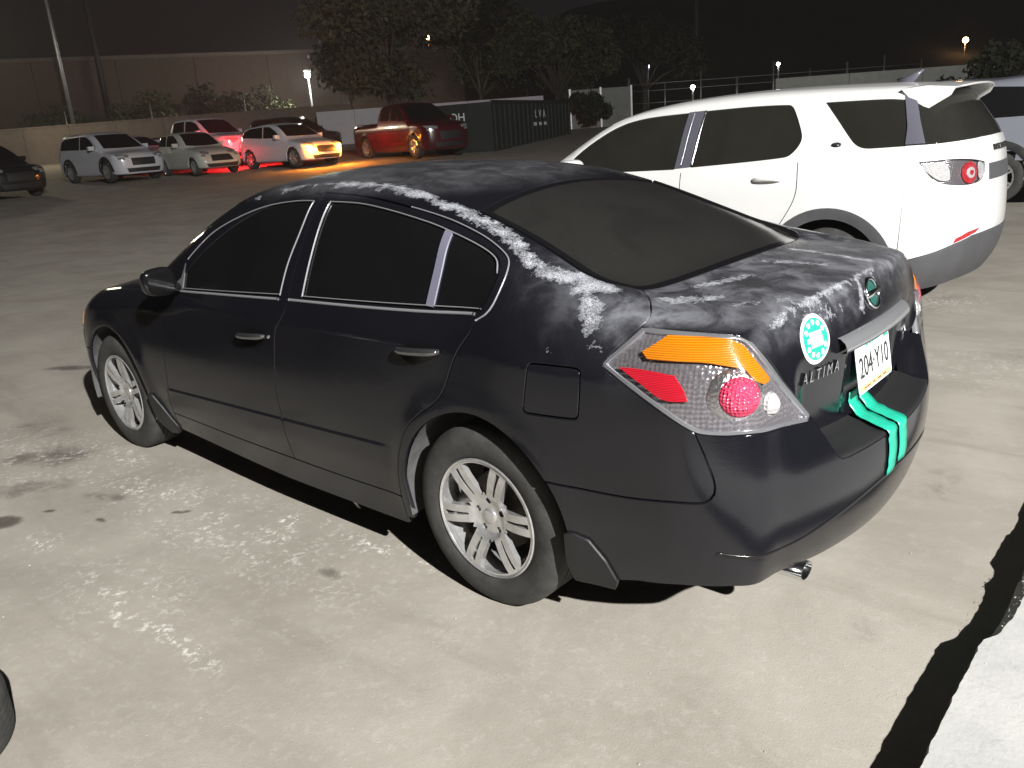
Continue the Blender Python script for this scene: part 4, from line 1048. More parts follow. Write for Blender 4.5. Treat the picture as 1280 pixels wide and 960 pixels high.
# dark cladding: arches, sills, rear bumper foot
def ringc(cx, r0, r1, a0, a1):
    o = arcD(cx, a0, a1, r1, 28); i = arcD(cx, a1, a0, r0, 28); return np.vstack([o, i])
S2('wheel_arch_cladding', SIDE, [ringc(0, .432, .515, 4, 172)], 'cladding', off=.014, lip=.03, gap=0)
S2('wheel_arch_cladding', SIDE, [ringc(2.741, .432, .515, 8, 176)], 'cladding', off=.014, lip=.03, gap=0)
S2('sill_cladding', SIDE, [A((.50, .93, .43), (.46, .9, .26), (2.26, .9, .26), (2.24, .93, .43))], 'cladding', off=.010, lip=.03)
cl = np.vstack([A((-.425, .93, .29), (-.44, .93, .43), (-.60, .92, .500), (-.80, .90, .55), (-.90, .80, .595), (-.97, .6, .64), (-1.0, .3, .65), (-1.01, 0, .65))])
cb = A((-.43, .90, .235), (-.70, .84, .26), (-.86, .6, .30), (-.92, .3, .31), (-.93, 0, .31))
bmp = S_('rear_bumper', DR, [np.vstack([cl, mir(cl)[1:], (cb * [1, -1, 1]), cb[::-1][1:]])], 'cladding', off=.006, lip=.03, h=.05)
S2('bumper_reflector', DR, [A((-.90, .80, .610), (-.965, .62, .655), (-.975, .56, .665), (-.985, .50, .695), (-.955, .66, .682), (-.91, .78, .645))], 'red_reflector', off=.010, lip=.008)
# tail lamps
for s, nm in ((1, 'tail_lamp'), (-1, 'tail_lamp')):
    tl = empty(nm, parent=suv)
    def tp(name, loop, m, off, **k):
        L = loop if s > 0 else mir(loop); return S_(name, DR, [L], m, tl, off=off, gap=.001, h=.03, edge=.015, **k)
    tp('lamp_housing', LT, 'lamp_chrome', -.03, lip=0)
    tp('lens', LT, 'lens', .002, lip=.02)
    c0 = DR.uv(A((-.955, .63, 1.105)))[0]; tq = np.linspace(0, 2 * math.pi, 30)[:-1]
    for nm2, r0, r1, m_, off in (('brake_lens', .078, 0, 'red_reflector', -.014), ('inner_ring', .040, 0, 'clear_ribbed', -.008), ('bulb', .018, 0, 'red_reflector', -.002)):
        L = DR.lift(ds_F, np.stack([c0[0] + r0 * np.cos(tq), c0[1] + r0 * np.sin(tq)], 1)); tp(nm2, L, m_, off, lip=.012)
    tp('clear_lens_block', smooth_loop(A((-.665, .92, 1.19), (-.72, .912, 1.12), (-.80, .885, 1.07), (-.86, .83, 1.075), (-.84, .85, 1.185)), ()), 'clear_ribbed', -.014, lip=.01)
    tp('reversing_lens', smooth_loop(A((-.983, .50, 1.06), (-.988, .45, 1.07), (-.985, .44, 1.155), (-.975, .50, 1.165)), ()), 'clear_ribbed', -.012, lip=.01)
S_('badge_plinth', DR, [A((-.99, .36, 1.03), (-.99, .36, 1.15), (-.98, -.36, 1.15), (-.99, -.36, 1.03))], 'cladding', off=.006, lip=.01)
# lettering across the tailgate
V, Ff = text_mesh('D I S C O V E R Y', .062, .004)
q = np.stack([np.full(len(V), -1.6), -V[:, 0], 1.255 + V[:, 1]], 1)
c_, ok_ = cast(ds_F, q, np.tile([1., 0, 0], (len(q), 1)), 1.5, 60); c_[:, 0] -= V[:, 2] + .005
mesh('tailgate_lettering', c_, Ff, M['ink'], tg, smooth=False)
# spoiler over the rear glass
sp = []
ys_ = np.linspace(-.67, .67, 17)
for yy in ys_:
    zt = 1.748 - .06 * yy * yy; xe = -.83 + .14 * yy * yy
    fin = sstep(.58, .66, abs(yy))
    sp += [(-.40, yy, zt - .004), (-.58, yy, zt + .008), (xe, yy, zt - .014), (xe + .004, yy, zt - .027), (-.74, yy, zt - .034 - .035 * fin), (-.60, yy, zt - .06 - .09 * fin), (-.50, yy, zt - .06 - .05 * fin)]
k = 7; Fs = [(i * k + j, i * k + (j + 1) % k, (i + 1) * k + (j + 1) % k, (i + 1) * k + j) for i in range(16) for j in range(k)] + [tuple(range(k))[::-1], tuple(16 * k + j for j in range(k))]
o = mesh('roof_spoiler', sp, [f[::-1] for f in Fs], M['white_paint'], suv); o.data.set_sharp_from_angle(angle=math.radians(40))
# aerial fin, side badge, handles
V, Ff = merge(*[tube([(-.20, 0, 1.765), (-.30, 0, 1.80), (-.38, 0, 1.86)], [.045, .03, .006], 10)]); V = V * [1, .6, 1]
mesh('aerial_fin', V, Ff, M['pillar_gloss'], suv)
for s in (1, -1):
    for xx, zz in ((.50, 1.105), (1.62, 1.09)):
        xs = np.linspace(xx - .11, xx + .11, 9); b = DRoll.lift(ds_F, DRoll.uv(np.stack([xs, np.full(9, .93), np.full(9, zz)], 1))); n = grad(ds_F, b)
        V, Ff = tube(b + n * (.004 + .03 * np.sin(np.linspace(0, math.pi, 9))**.5)[:, None], .017, 10); mesh('door_handle', V * [1, s, 1], Ff if s > 0 else [f[::-1] for f in Ff], M['white_paint'], suv)
        V, Ff = lathe([(.0005, 0), (.045, 0)], 24, 'y'); V = V * [1.6, 1, .5] + b[4] + n[4] * .002
        mesh('handle_recess', V * [1, s, 1], Ff, M['cladding'], suv)
    b = DRoll.lift(ds_F, DRoll.uv(A((-.005, .86, 1.365)))); n = grad(ds_F, b)
    V, Ff = lathe([(.0005, .006), (.026, .006), (.030, .002), (.031, -.004)], 28, 'y'); V = V * [1.25, 1, .62] + b[0] + n[0] * .004
    mesh('side_badge', V * [1, s, 1], Ff, M['ink'], suv)
    bb = [box((x, 0, z), (w_, .002, .004)) for x, z, w_ in ((.012, .006, .02), (-.004, -.001, .03), (-.012, -.008, .018))]
    V, Ff = merge(*bb); mesh('badge_print', (V + b[0] + n[0] * .012) * [1, s, 1], Ff, M['satin_trim'], suv)
V, Ff = merge(box((1.3, 0, .33), (3.9, 1.2, .14)), box((1.35, 0, .62), (1.7, 1.6, .6)))
mesh('underbody', V, Ff, M['liner'], suv, smooth=False)
for cx in (0., 2.741):
    for s in (1, -1):
        V = []; Ff = []
        for t in np.radians(np.linspace(-14, 194, 30)):
            for yy, rr in ((.93, .435), (.85, .445), (.6, .445), (.55, .36)): V.append((cx + rr * math.cos(t), s * yy, .37 + rr * math.sin(t)))
        for k in range(29):
            for j in range(3): Ff.append((k * 4 + j, k * 4 + j + 1, k * 4 + 5 + j, k * 4 + 4 + j))
        Ff.append(tuple(k * 4 + 3 for k in range(30))); mesh('wheel_house', V, Ff, M['liner'], suv)
WS = wheel_meshes('suv_', R=.365, rr=.238, w=.225, r_rim=.244, nsp=5, wn=.040, slot=False)
for x in (0., 2.741):
    for s in (1, -1): add_wheel(suv, WS, (x, s * .80, .362), s, .3)
for s in (1, -1):
    V = []; Ff = []; nu, nv = 16, 10
    e = lambda c, p_: math.copysign(abs(c)**p_, c)
    for j in range(nv + 1):
        b = -math.pi / 2 + math.pi * j / nv
        for i in range(nu):
            a = 2 * math.pi * i / nu
            V.append((2.36 + .10 * e(math.cos(b), .6) * e(math.cos(a), .6), s * (1.03 + .12 * e(math.sin(b), .6)), 1.23 + .095 * e(math.cos(b), .6) * e(math.sin(a), .6)))
    for j in range(nv):
        for i in range(nu): Ff.append((j * nu + i, j * nu + (i + 1) % nu, (j + 1) * nu + (i + 1) % nu, (j + 1) * nu + i))
    mesh('door_mirror', V, Ff, M['white_paint'], suv)
# ================================================================ the yard: ground, kerb slab
def ground_z(x, y):
    x = np.asarray(x, float); y = np.asarray(y, float)
    d = (x + 1.78) * .675 - (y - 2.63) * .738; s = -(x + 1.78) * .738 - (y - 2.63) * .675
    sp = 2. * np.logaddexp(0, (d - 10.) / 2.)
    return .037 * np.minimum(sp, 45) - .06 * sstep(1.2, 3.5, s) * sstep(3.5, 6.5, d) * sstep(16, 9, d)
def make_ground():
    m, n, l, b = mat('yard_ground'); N = NB(n, l)
    tc = n.new('ShaderNodeTexCoord'); O = tc.outputs['Object']
    mid = N.noise(O, 1.3, 5, .62, .4); fine = N.noise(O, 14, 4, .7); grit = N.noise(O, 120, 2, .75)
    streak = N.noise(N.vmap(O, (.45, 2.6, 1), (0, 0, .25)), 1.1, 4, .62, .6)
    col = N.mix(N.ramp(mid, .28, .72), (.266, .244, .208), (.358, .333, .290))
    col = N.mix(N.math('MULTIPLY', N.ramp(streak, .52, .75), .5), col, (.190, .174, .145))
    col = N.mix(N.math('MULTIPLY', N.ramp(fine, .50, .72), .22), col, (.40, .388, .365))
    col = N.mix(N.math('MULTIPLY', N.ramp(grit, .58, .75), .30), col, (.17, .155, .138))
    wob = N.noise(O, 5.5, 3, .65, .8)
    k = N.ramp(N.math('ADD', N.attr('stain_and_shadow'), N.math('MULTIPLY', N.math('SUBTRACT', wob, .5), .8)), .18, .60)
    col = N.mix(N.math('MULTIPLY', k, N.ramp(N.attr('stain_and_shadow'), 0, .9, .5, .95)), col, (.075, .066, .055))
    crumb = N.ramp(N.noise(O, 30, 4, .8, .5), .50, .64); crumb2 = N.ramp(N.noise(O, 6.5, 2, .7, .4), .38, .58)
    chalk = N.math('MULTIPLY', N.math('MULTIPLY', crumb, crumb2), N.attr('chalk'), clamp=True)
    col = N.mix(chalk, col, (.74, .715, .67))
    l.new(col, b.inputs['Base Color']); b.inputs['Roughness'].default_value = .85; b.inputs['Specular IOR Level'].default_value = .35
    h = N.math('ADD', N.math('MULTIPLY', fine, .6), N.math('MULTIPLY', grit, .35))
    l.new(N.bump(h, .28, .008), b.inputs['Normal'])
    return m
GROUND_DARK = [(5.05, .33, .34, .10, .6, .6, (.10, .085, .065)), (3.05, 1.22, .45, .22, .5, .45, (.15, .13, .105)), (3.6, 1.05, .5, .16, .2, .35, (.16, .14, .12)), (2.75, 1.55, .45, .16, .9, .42, (.14, .125, .105)),  # first blob: sedan's front shadow painted into the ground colour; others are stains
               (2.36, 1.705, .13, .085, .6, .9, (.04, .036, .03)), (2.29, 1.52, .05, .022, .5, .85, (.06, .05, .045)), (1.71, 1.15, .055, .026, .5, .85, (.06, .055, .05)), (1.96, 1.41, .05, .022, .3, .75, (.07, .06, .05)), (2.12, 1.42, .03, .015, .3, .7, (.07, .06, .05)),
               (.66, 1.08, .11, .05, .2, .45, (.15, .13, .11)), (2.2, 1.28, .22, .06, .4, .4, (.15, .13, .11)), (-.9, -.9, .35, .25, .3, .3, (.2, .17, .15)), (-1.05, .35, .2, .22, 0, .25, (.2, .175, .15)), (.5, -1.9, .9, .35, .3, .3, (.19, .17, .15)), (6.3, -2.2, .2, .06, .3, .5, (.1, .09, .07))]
GROUND_WHITE = [(1.0, 1.675, .66, .045, 0, 1.), (1.97, 1.68, .13, .10, .5, .95), (1.10, 1.76, .16, .12, .4, .8), (1.25, 1.62, .5, .25, .0, .4), (1.12, .90, .28, .08, .3, .95), (.60, .83, .36, .07, .1, .9),
                (2.15, 1.12, .6, .14, .2, .85), (2.75, .98, .5, .12, .1, .8), (3.3, 1.35, .9, .45, .3, .55), (1.6, 1.1, 1.3, .3, .0, .6), (-.08, -4.72, .45, .2, .4, .9), (-.35, -2.7, 1.2, .6, .3, .35), (0, 1.6, 3.5, 2.0, 0, .10)]
def axis(lo, hi, a, b, step, n):
    k = np.linspace(0, 1, n)[1:]; g = (np.exp(5.5 * k) - 1) / (math.exp(5.5) - 1)
    return np.concatenate([(a - g * (a - lo))[::-1], np.arange(a, b, step), b + g * (hi - b)])
gx = axis(-145, 415, -1.6, 6.0, .035, 50); gy = axis(-515, 115, -1.6, 2.4, .035, 50)
GX, GY = np.meshgrid(gx, gy, indexing='ij'); V = np.stack([GX.ravel(), GY.ravel(), ground_z(GX, GY).ravel()], 1)
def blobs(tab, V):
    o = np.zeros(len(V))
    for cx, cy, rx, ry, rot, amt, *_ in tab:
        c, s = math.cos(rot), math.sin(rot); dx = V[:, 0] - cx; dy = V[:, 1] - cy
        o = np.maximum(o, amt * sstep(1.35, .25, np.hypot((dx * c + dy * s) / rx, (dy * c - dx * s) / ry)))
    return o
n_ = len(gy); nx_ = len(gx); Fq = [(i * n_ + j, (i + 1) * n_ + j, (i + 1) * n_ + j + 1, i * n_ + j + 1) for i in range(nx_ - 1) for j in range(n_ - 1)]
M['ground'] = make_ground()
structure(mesh('ground', V, Fq, M['ground'], attrs=dict(stain_and_shadow=blobs(GROUND_DARK, V), chalk=blobs(GROUND_WHITE, V))))
# kerbed concrete slab at the photographer's feet, its edge chipped
def make_concrete(name, c0, c1, pit=.5):
    m, n, l, b = mat(name); N = NB(n, l); tc = n.new('ShaderNodeTexCoord'); O = tc.outputs['Object']
    a = N.noise(O, 2.2, 8, .68, .5); f = N.noise(O, 60, 6, .75); p = N.ramp(N.noise(O, 11, 9, .75, .6), .50, .70)
    col = N.mix(N.ramp(a, .3, .7), c0, c1); col = N.mix(N.math('MULTIPLY', p, .35), col, tuple(x * .55 for x in c0))
    col = N.mix(N.math('MULTIPLY', N.ramp(f, .55, .75), .3), col, tuple(x * .6 for x in c0))
    l.new(col, b.inputs['Base Color']); b.inputs['Roughness'].default_value = .9
    l.new(N.bump(N.math('ADD', N.math('MULTIPLY', f, .4), a), pit, .01), b.inputs['Normal']); return m
M['concrete'] = make_concrete('kerb_concrete', (.38, .38, .37), (.46, .455, .44))
ys_ = np.concatenate([np.arange(-9, -1.2, .12), np.arange(-1.2, 2.2, .022), np.arange(2.2, 6, .12)])
ex = -1.412 + .006 * np.sin(ys_ * 3.1) + nrg.normal(0, .001, len(ys_))
chip = np.zeros(len(ys_))
for c, w_, d_ in ((.06, .20, .042), (.22, .06, .030), (-.18, .08, .03), (-.62, .10, .012)):
    chip = np.maximum(chip, d_ * np.clip(1 - ((ys_ - c) / w_)**2, 0, 1)**.5)
chip = chip * (1 + nrg.normal(0, .03, len(ys_)))
ztop = .096
rowT = np.stack([ex - chip, ys_, np.full(len(ys_), ztop)], 1)
rowM = np.stack([ex - chip * .35 + .004, ys_, ztop - .012 - chip * .5], 1); rowB = np.stack([ex + .012, ys_, np.full(len(ys_), -.02)], 1)
rowI = np.stack([np.full(len(ys_), -1.62), ys_, np.full(len(ys_), ztop)], 1); rowJ = np.stack([np.full(len(ys_), -7.), ys_, np.full(len(ys_), ztop)], 1)
V = np.vstack([rowJ, rowI, rowT, rowM, rowB]); k = len(ys_)
structure(mesh('pavement', V, [(r * k + i, (r + 1) * k + i, (r + 1) * k + i + 1, r * k + i + 1) for r in range(4) for i in range(k - 1)], M['concrete'], smooth=False))
# loose crumbs and grit on the yard, and rubble under the broken edge
def stones(name, pts, sizes, m, label):
    V = []; Ff = []; b = 0
    base = np.array([(0, 0, 1), (.9, 0, .2), (.28, .85, .2), (-.73, .53, .2), (-.73, -.53, .2), (.28, -.85, .2), (.2, .1, -.6)])
    fc = [(0, 1, 2), (0, 2, 3), (0, 3, 4), (0, 4, 5), (0, 5, 1), (6, 2, 1), (6, 3, 2), (6, 4, 3), (6, 5, 4), (6, 1, 5)]
    for p, s in zip(pts, sizes):
        a = nrg.uniform(0, 6.28); c, sn = math.cos(a), math.sin(a); q = base * nrg.uniform(.6, 1.25, (7, 3)) * s * [1, 1, .6]
        q = np.stack([q[:, 0] * c - q[:, 1] * sn, q[:, 0] * sn + q[:, 1] * c, q[:, 2]], 1) + p
        V.append(q); Ff += [tuple(i + b for i in t) for t in fc]; b += 7
    o = mesh(name, np.vstack(V), Ff, m, smooth=False); o['kind'] = 'stuff'; o['label'] = label; o['category'] = 'gravel'
    return o
M['crumb'] = simple('pale_crumb', (.36, .345, .32), .9, var=.4, vscale=3)
pts = []; sz = []
for _ in range(1500):
    x, y = nrg.uniform(-1.35, 5.5), nrg.uniform(-3.5, 3.0)
    if abs(y) < .8 and -1.0 < x < 3.6 and nrg.random() < .8: continue
    pts.append((x, y, float(ground_z(x, y)) + .001)); sz.append(.0018 + .005 * nrg.random()**6)
for _ in range(260):
    x, y = nrg.normal(1.9, 1.0), nrg.normal(1.5, .35); pts.append((x, y, .001)); sz.append(.0018 + .003 * nrg.random()**3)
stones('loose_grit', pts, sz, M['crumb'], 'pale grit and crumbs scattered over the yard')
pts = []; sz = []
for _ in range(260):
    y = nrg.normal(-.05, .20); x = -1.43 - abs(nrg.normal(0, .05)); pts.append((x, y, ztop - .002)); sz.append(.0015 + .005 * nrg.random()**3)
stones('concrete_rubble', pts, sz, M['concrete'], 'broken aggregate along the chipped slab edge')
# worn tyre lying by the left edge of the picture
tyre = empty('loose_tyre', (.815, 2.43, .0)); tag(tyre, 'dark worn tyre lying flat at the left edge of the yard', 'tyre')
o = link('tyre_carcass', WM['tyre'], M['rubber'], tyre); o.location = (0, 0, .085); o.rotation_euler = (math.pi / 2, 0, 0); o.scale = (.82, .82, .82)
# the floodlight on its pole, behind the photographer
M['galv'] = simple('galvanised_steel', (.42, .43, .44), .45, .8, var=.15)
M['lamp_glow'] = simple('lamp_glow', (.9, .9, .9), .3, emis=(1., .96, .88), es=60.)
fp = empty('floodlight_pole', (FLOOD[0] - .6, FLOOD[1] + .3, 0)); tag(fp, 'tall galvanised floodlight pole standing behind the camera', 'floodlight')
V, Ff = tube([(0, 0, 0), (0, 0, 5), (0, 0, FLOOD[2] + .35)], [.11, .09, .07], 16); mesh('pole', V, Ff, M['galv'], fp)
V, Ff = tube([(0, 0, FLOOD[2] + .3), (.3, -.15, FLOOD[2] + .38), (.6, -.3, FLOOD[2] + .25)], .03, 10); mesh('arm', V, Ff, M['galv'], fp)
V, Ff = box((.57, -.28, FLOOD[2] + .2), (.5, .4, .14)); bevel(mesh('lamp_head', V, Ff, M['galv'], fp, smooth=False), .02)

added_scr = empty('added_dark_screen', (-5.6, 10.0, .0), -math.pi / 2); tag(added_scr, 'added dark screen out of view behind the camera, reflected in the black paint', 'fence')  # unseen screen, added so the black paint has something dark to reflect
M['added_dark_screen'] = simple('dark_screen', (.016, .018, .017), .6, var=.2)
for i in range(10): V, Ff = box(((i + .5) * 1.8, 0, 1.0), (1.78, .05, 2.0)); mesh('board', V, Ff, M['added_dark_screen'], added_scr, smooth=False)
# ================================================================ the cars at the far side of the yard
def lin(pts):
    a = sorted(pts); xs = np.array([p[0] for p in a]); vs_ = np.array([p[1] for p in a]); return lambda t: np.interp(t, xs, vs_)
SPEC = {
 'crossover': dict(wb=2.70, ro=.95, fo=.93, hw=.92, H=1.70, R=.35,
    T=spl([(-.95, 1.36), (-.7, 1.58), (0, 1.68), (1, 1.70), (1.5, 1.645), (1.9, 1.48), (2.35, 1.20), (2.8, .93)]), D=spl([(-1, 1.06), (0, 1.07), (1.8, 1.07), (2.5, 1.04), (3.1, .97), (3.45, .86), (3.65, .68)]),
    win=[[(-.55, 1.16), (-.52, 1.44), (-.3, 1.52), (.1, 1.55), (.82, 1.57), (.90, 1.13)], [(.97, 1.13), (.90, 1.57), (1.35, 1.545), (1.7, 1.40), (2.12, 1.11)]], ws=(1.62, 2.40, .58, .70)),
 'sedan': dict(wb=2.75, ro=1.05, fo=.95, hw=.90, H=1.45, R=.33,
    T=spl([(-.8, .95), (-.4, 1.14), (.2, 1.37), (.8, 1.45), (1.4, 1.42), (1.8, 1.29), (2.4, 1.0), (2.8, .82)]), D=spl([(-1.1, 1.0), (-.5, 1.02), (1, .98), (2.4, .95), (3.0, .88), (3.45, .76), (3.7, .58)]),
    win=[[(-.05, 1.02), (.1, 1.25), (.4, 1.35), (.92, 1.37), (.98, 1.0)], [(1.05, 1.0), (1.0, 1.37), (1.35, 1.345), (1.7, 1.2), (2.05, .99)]], ws=(1.55, 2.30, .55, .68)),
 'city_car': dict(wb=2.30, ro=.52, fo=.72, hw=.81, H=1.49, R=.29,
    T=spl([(-.55, 1.05), (-.42, 1.27), (-.15, 1.43), (.3, 1.49), (.85, 1.475), (1.2, 1.38), (1.65, 1.08), (2.0, .80)]), D=spl([(-.55, .95), (.5, .98), (1.4, .97), (2.0, .93), (2.5, .82), (2.8, .66), (2.95, .5)]),
    win=[[(-.28, 1.05), (-.25, 1.30), (.0, 1.37), (.30, 1.38), (.34, 1.03)], [(.41, 1.03), (.38, 1.39), (.85, 1.375), (1.10, 1.26), (1.42, 1.0)]], ws=(1.05, 1.68, .50, .62)),
 'hatchback': dict(wb=2.62, ro=.75, fo=.85, hw=.88, H=1.55, R=.335,
    T=spl([(-.8, 1.15), (-.55, 1.37), (0, 1.50), (.7, 1.55), (1.3, 1.52), (1.7, 1.39), (2.2, 1.09), (2.6, .85)]), D=spl([(-.8, 1.0), (0, 1.02), (1.6, 1.0), (2.4, .96), (2.9, .88), (3.25, .75), (3.45, .58)]),
    win=[[(-.45, 1.12), (-.30, 1.33), (.0, 1.41), (.78, 1.44), (.85, 1.05)], [(.92, 1.05), (.86, 1.44), (1.25, 1.42), (1.6, 1.27), (1.98, 1.02)]], ws=(1.45, 2.15, .55, .68)),
 'pickup_truck': dict(wb=3.65, ro=1.20, fo=.95, hw=.98, H=1.92, R=.39,
    T=lin([(.2, .5), (.92, .8), (1.02, 1.55), (1.12, 1.86), (1.3, 1.90), (1.9, 1.92), (2.4, 1.88), (2.7, 1.74), (3.3, 1.30), (3.7, 1.0)]), D=spl([(-1.3, 1.26), (.8, 1.26), (2.6, 1.27), (3.6, 1.23), (4.3, 1.14), (4.55, .98), (4.7, .75)]),
    win=[[(1.18, 1.33), (1.24, 1.76), (1.5, 1.78), (1.86, 1.79), (1.90, 1.31)], [(1.98, 1.31), (1.94, 1.79), (2.35, 1.76), (2.62, 1.66), (3.02, 1.29)]], ws=(2.50, 3.25, .66, .78)),
}
for s_ in SPEC.values():
    H = s_['H']; k = s_['hw'] / .92
    s_['sec'] = spl([(z * H, v * k) for z, v in ((.08, -.13), (.16, -.05), (.25, -.015), (.4, 0), (.52, -.008), (.60, -.035), (.66, -.065), (.80, -.14), (.92, -.21), (1.02, -.29))])
def spec_F(sp):
    ro, xf, hw, sec, T, D, H = sp['ro'], sp['wb'] + sp['fo'], sp['hw'], sp['sec'], sp['T'], sp['D'], sp['H']
    bulge_r = spl([(.15, .16), (.35, .03), (.55, 0), (.8, .03), (1.1, .10), (1.5, .32), (2., .6)]); bulge_f = spl([(.15, .14), (.35, .02), (.55, 0), (.8, .05), (1.1, .25), (1.5, .6)])
    def F(x, y, z):
        ay = np.abs(y)
        f = ay - (hw + sec(z) + .012 * np.exp(-((np.hypot(x, z - sp['R']) - sp['R'] - .08) / .06)**2) + .012 * np.exp(-((np.hypot(x - sp['wb'], z - sp['R']) - sp['R'] - .08) / .06)**2))
        f = smax(f, -ro + bulge_r(z * 1.5 / H) * .6 + .16 * y * y - x, .22)
        f = smax(f, x - (xf - bulge_f(z * 1.5 / H) * .5 - .22 * y * y - .12 * y**4), .24)
        top = smin(z - (T(x) - .10 * y * y), z - (D(x) - .07 * y * y), .05)
        return smax(smax(f, top, .10), .22 - z, .05)
    return F
FARM = {}
def far_paint(key, col, rough=.22):
    if key not in FARM: FARM[key] = simple('car_paint_' + key, col, rough, coat=.4)
    return FARM[key]
M['far_glass'] = simple('dark_car_glass', (.008, .008, .009), .06)
M['far_trim'] = simple('car_trim', (.018, .018, .019), .55)
M['far_lamp'] = simple('far_headlamp', (.62, .63, .62), .12, .7)
M['far_red'] = simple('far_tail_lamp', (.35, .01, .01), .2)
M['signal_on'] = simple('lit_turn_signal', (.9, .35, .05), .3, emis=(1., .36, .04), es=45.)
M['brake_on'] = simple('lit_tail_lamp', (.6, .02, .02), .3, emis=(1., .03, .03), es=14.)
PROTO = {}
def body_mesh(kind):
    sp = SPEC[kind]; F = spec_F(sp); nu, nv = 128, 60
    c = np.array([(sp['wb'] + sp['fo'] - sp['ro']) / 2 + .1, 0, sp['H'] * .40])
    th = np.linspace(0, 2 * math.pi, nu, endpoint=False); ph = np.linspace(-math.pi / 2 + .02, math.pi / 2 - .02, nv)
    TH, PH = np.meshgrid(th, ph, indexing='ij')
    d = np.stack([np.cos(PH) * np.cos(TH) * 2.2, np.cos(PH) * np.sin(TH), np.sin(PH)], -1).reshape(-1, 3); d /= np.linalg.norm(d, axis=1, keepdims=True)
    Pq, ok = cast(F, c + d * 4.2, -d, 4.2, 60); Nq = grad(F, Pq, .006)
    faces = []
    for i in range(nu):
        for j in range(nv - 1):
            q = (i * nv + j, ((i + 1) % nu) * nv + j, ((i + 1) % nu) * nv + j + 1, i * nv + j + 1); m = Pq[list(q)].mean(0)
            if abs(m[1]) > .45 and min(math.hypot(m[0], m[2] - sp['R']), math.hypot(m[0] - sp['wb'], m[2] - sp['R'])) < sp['R'] + .06: continue
            faces.append(q)
    me = bpy.data.meshes.new(kind + '_body'); me.from_pydata([tuple(map(float, v)) for v in Pq], [], faces)
    me.polygons.foreach_set('use_smooth', [True] * len(faces)); me.normals_split_custom_set_from_vertices([tuple(map(float, n)) for n in Nq])
    return me, F
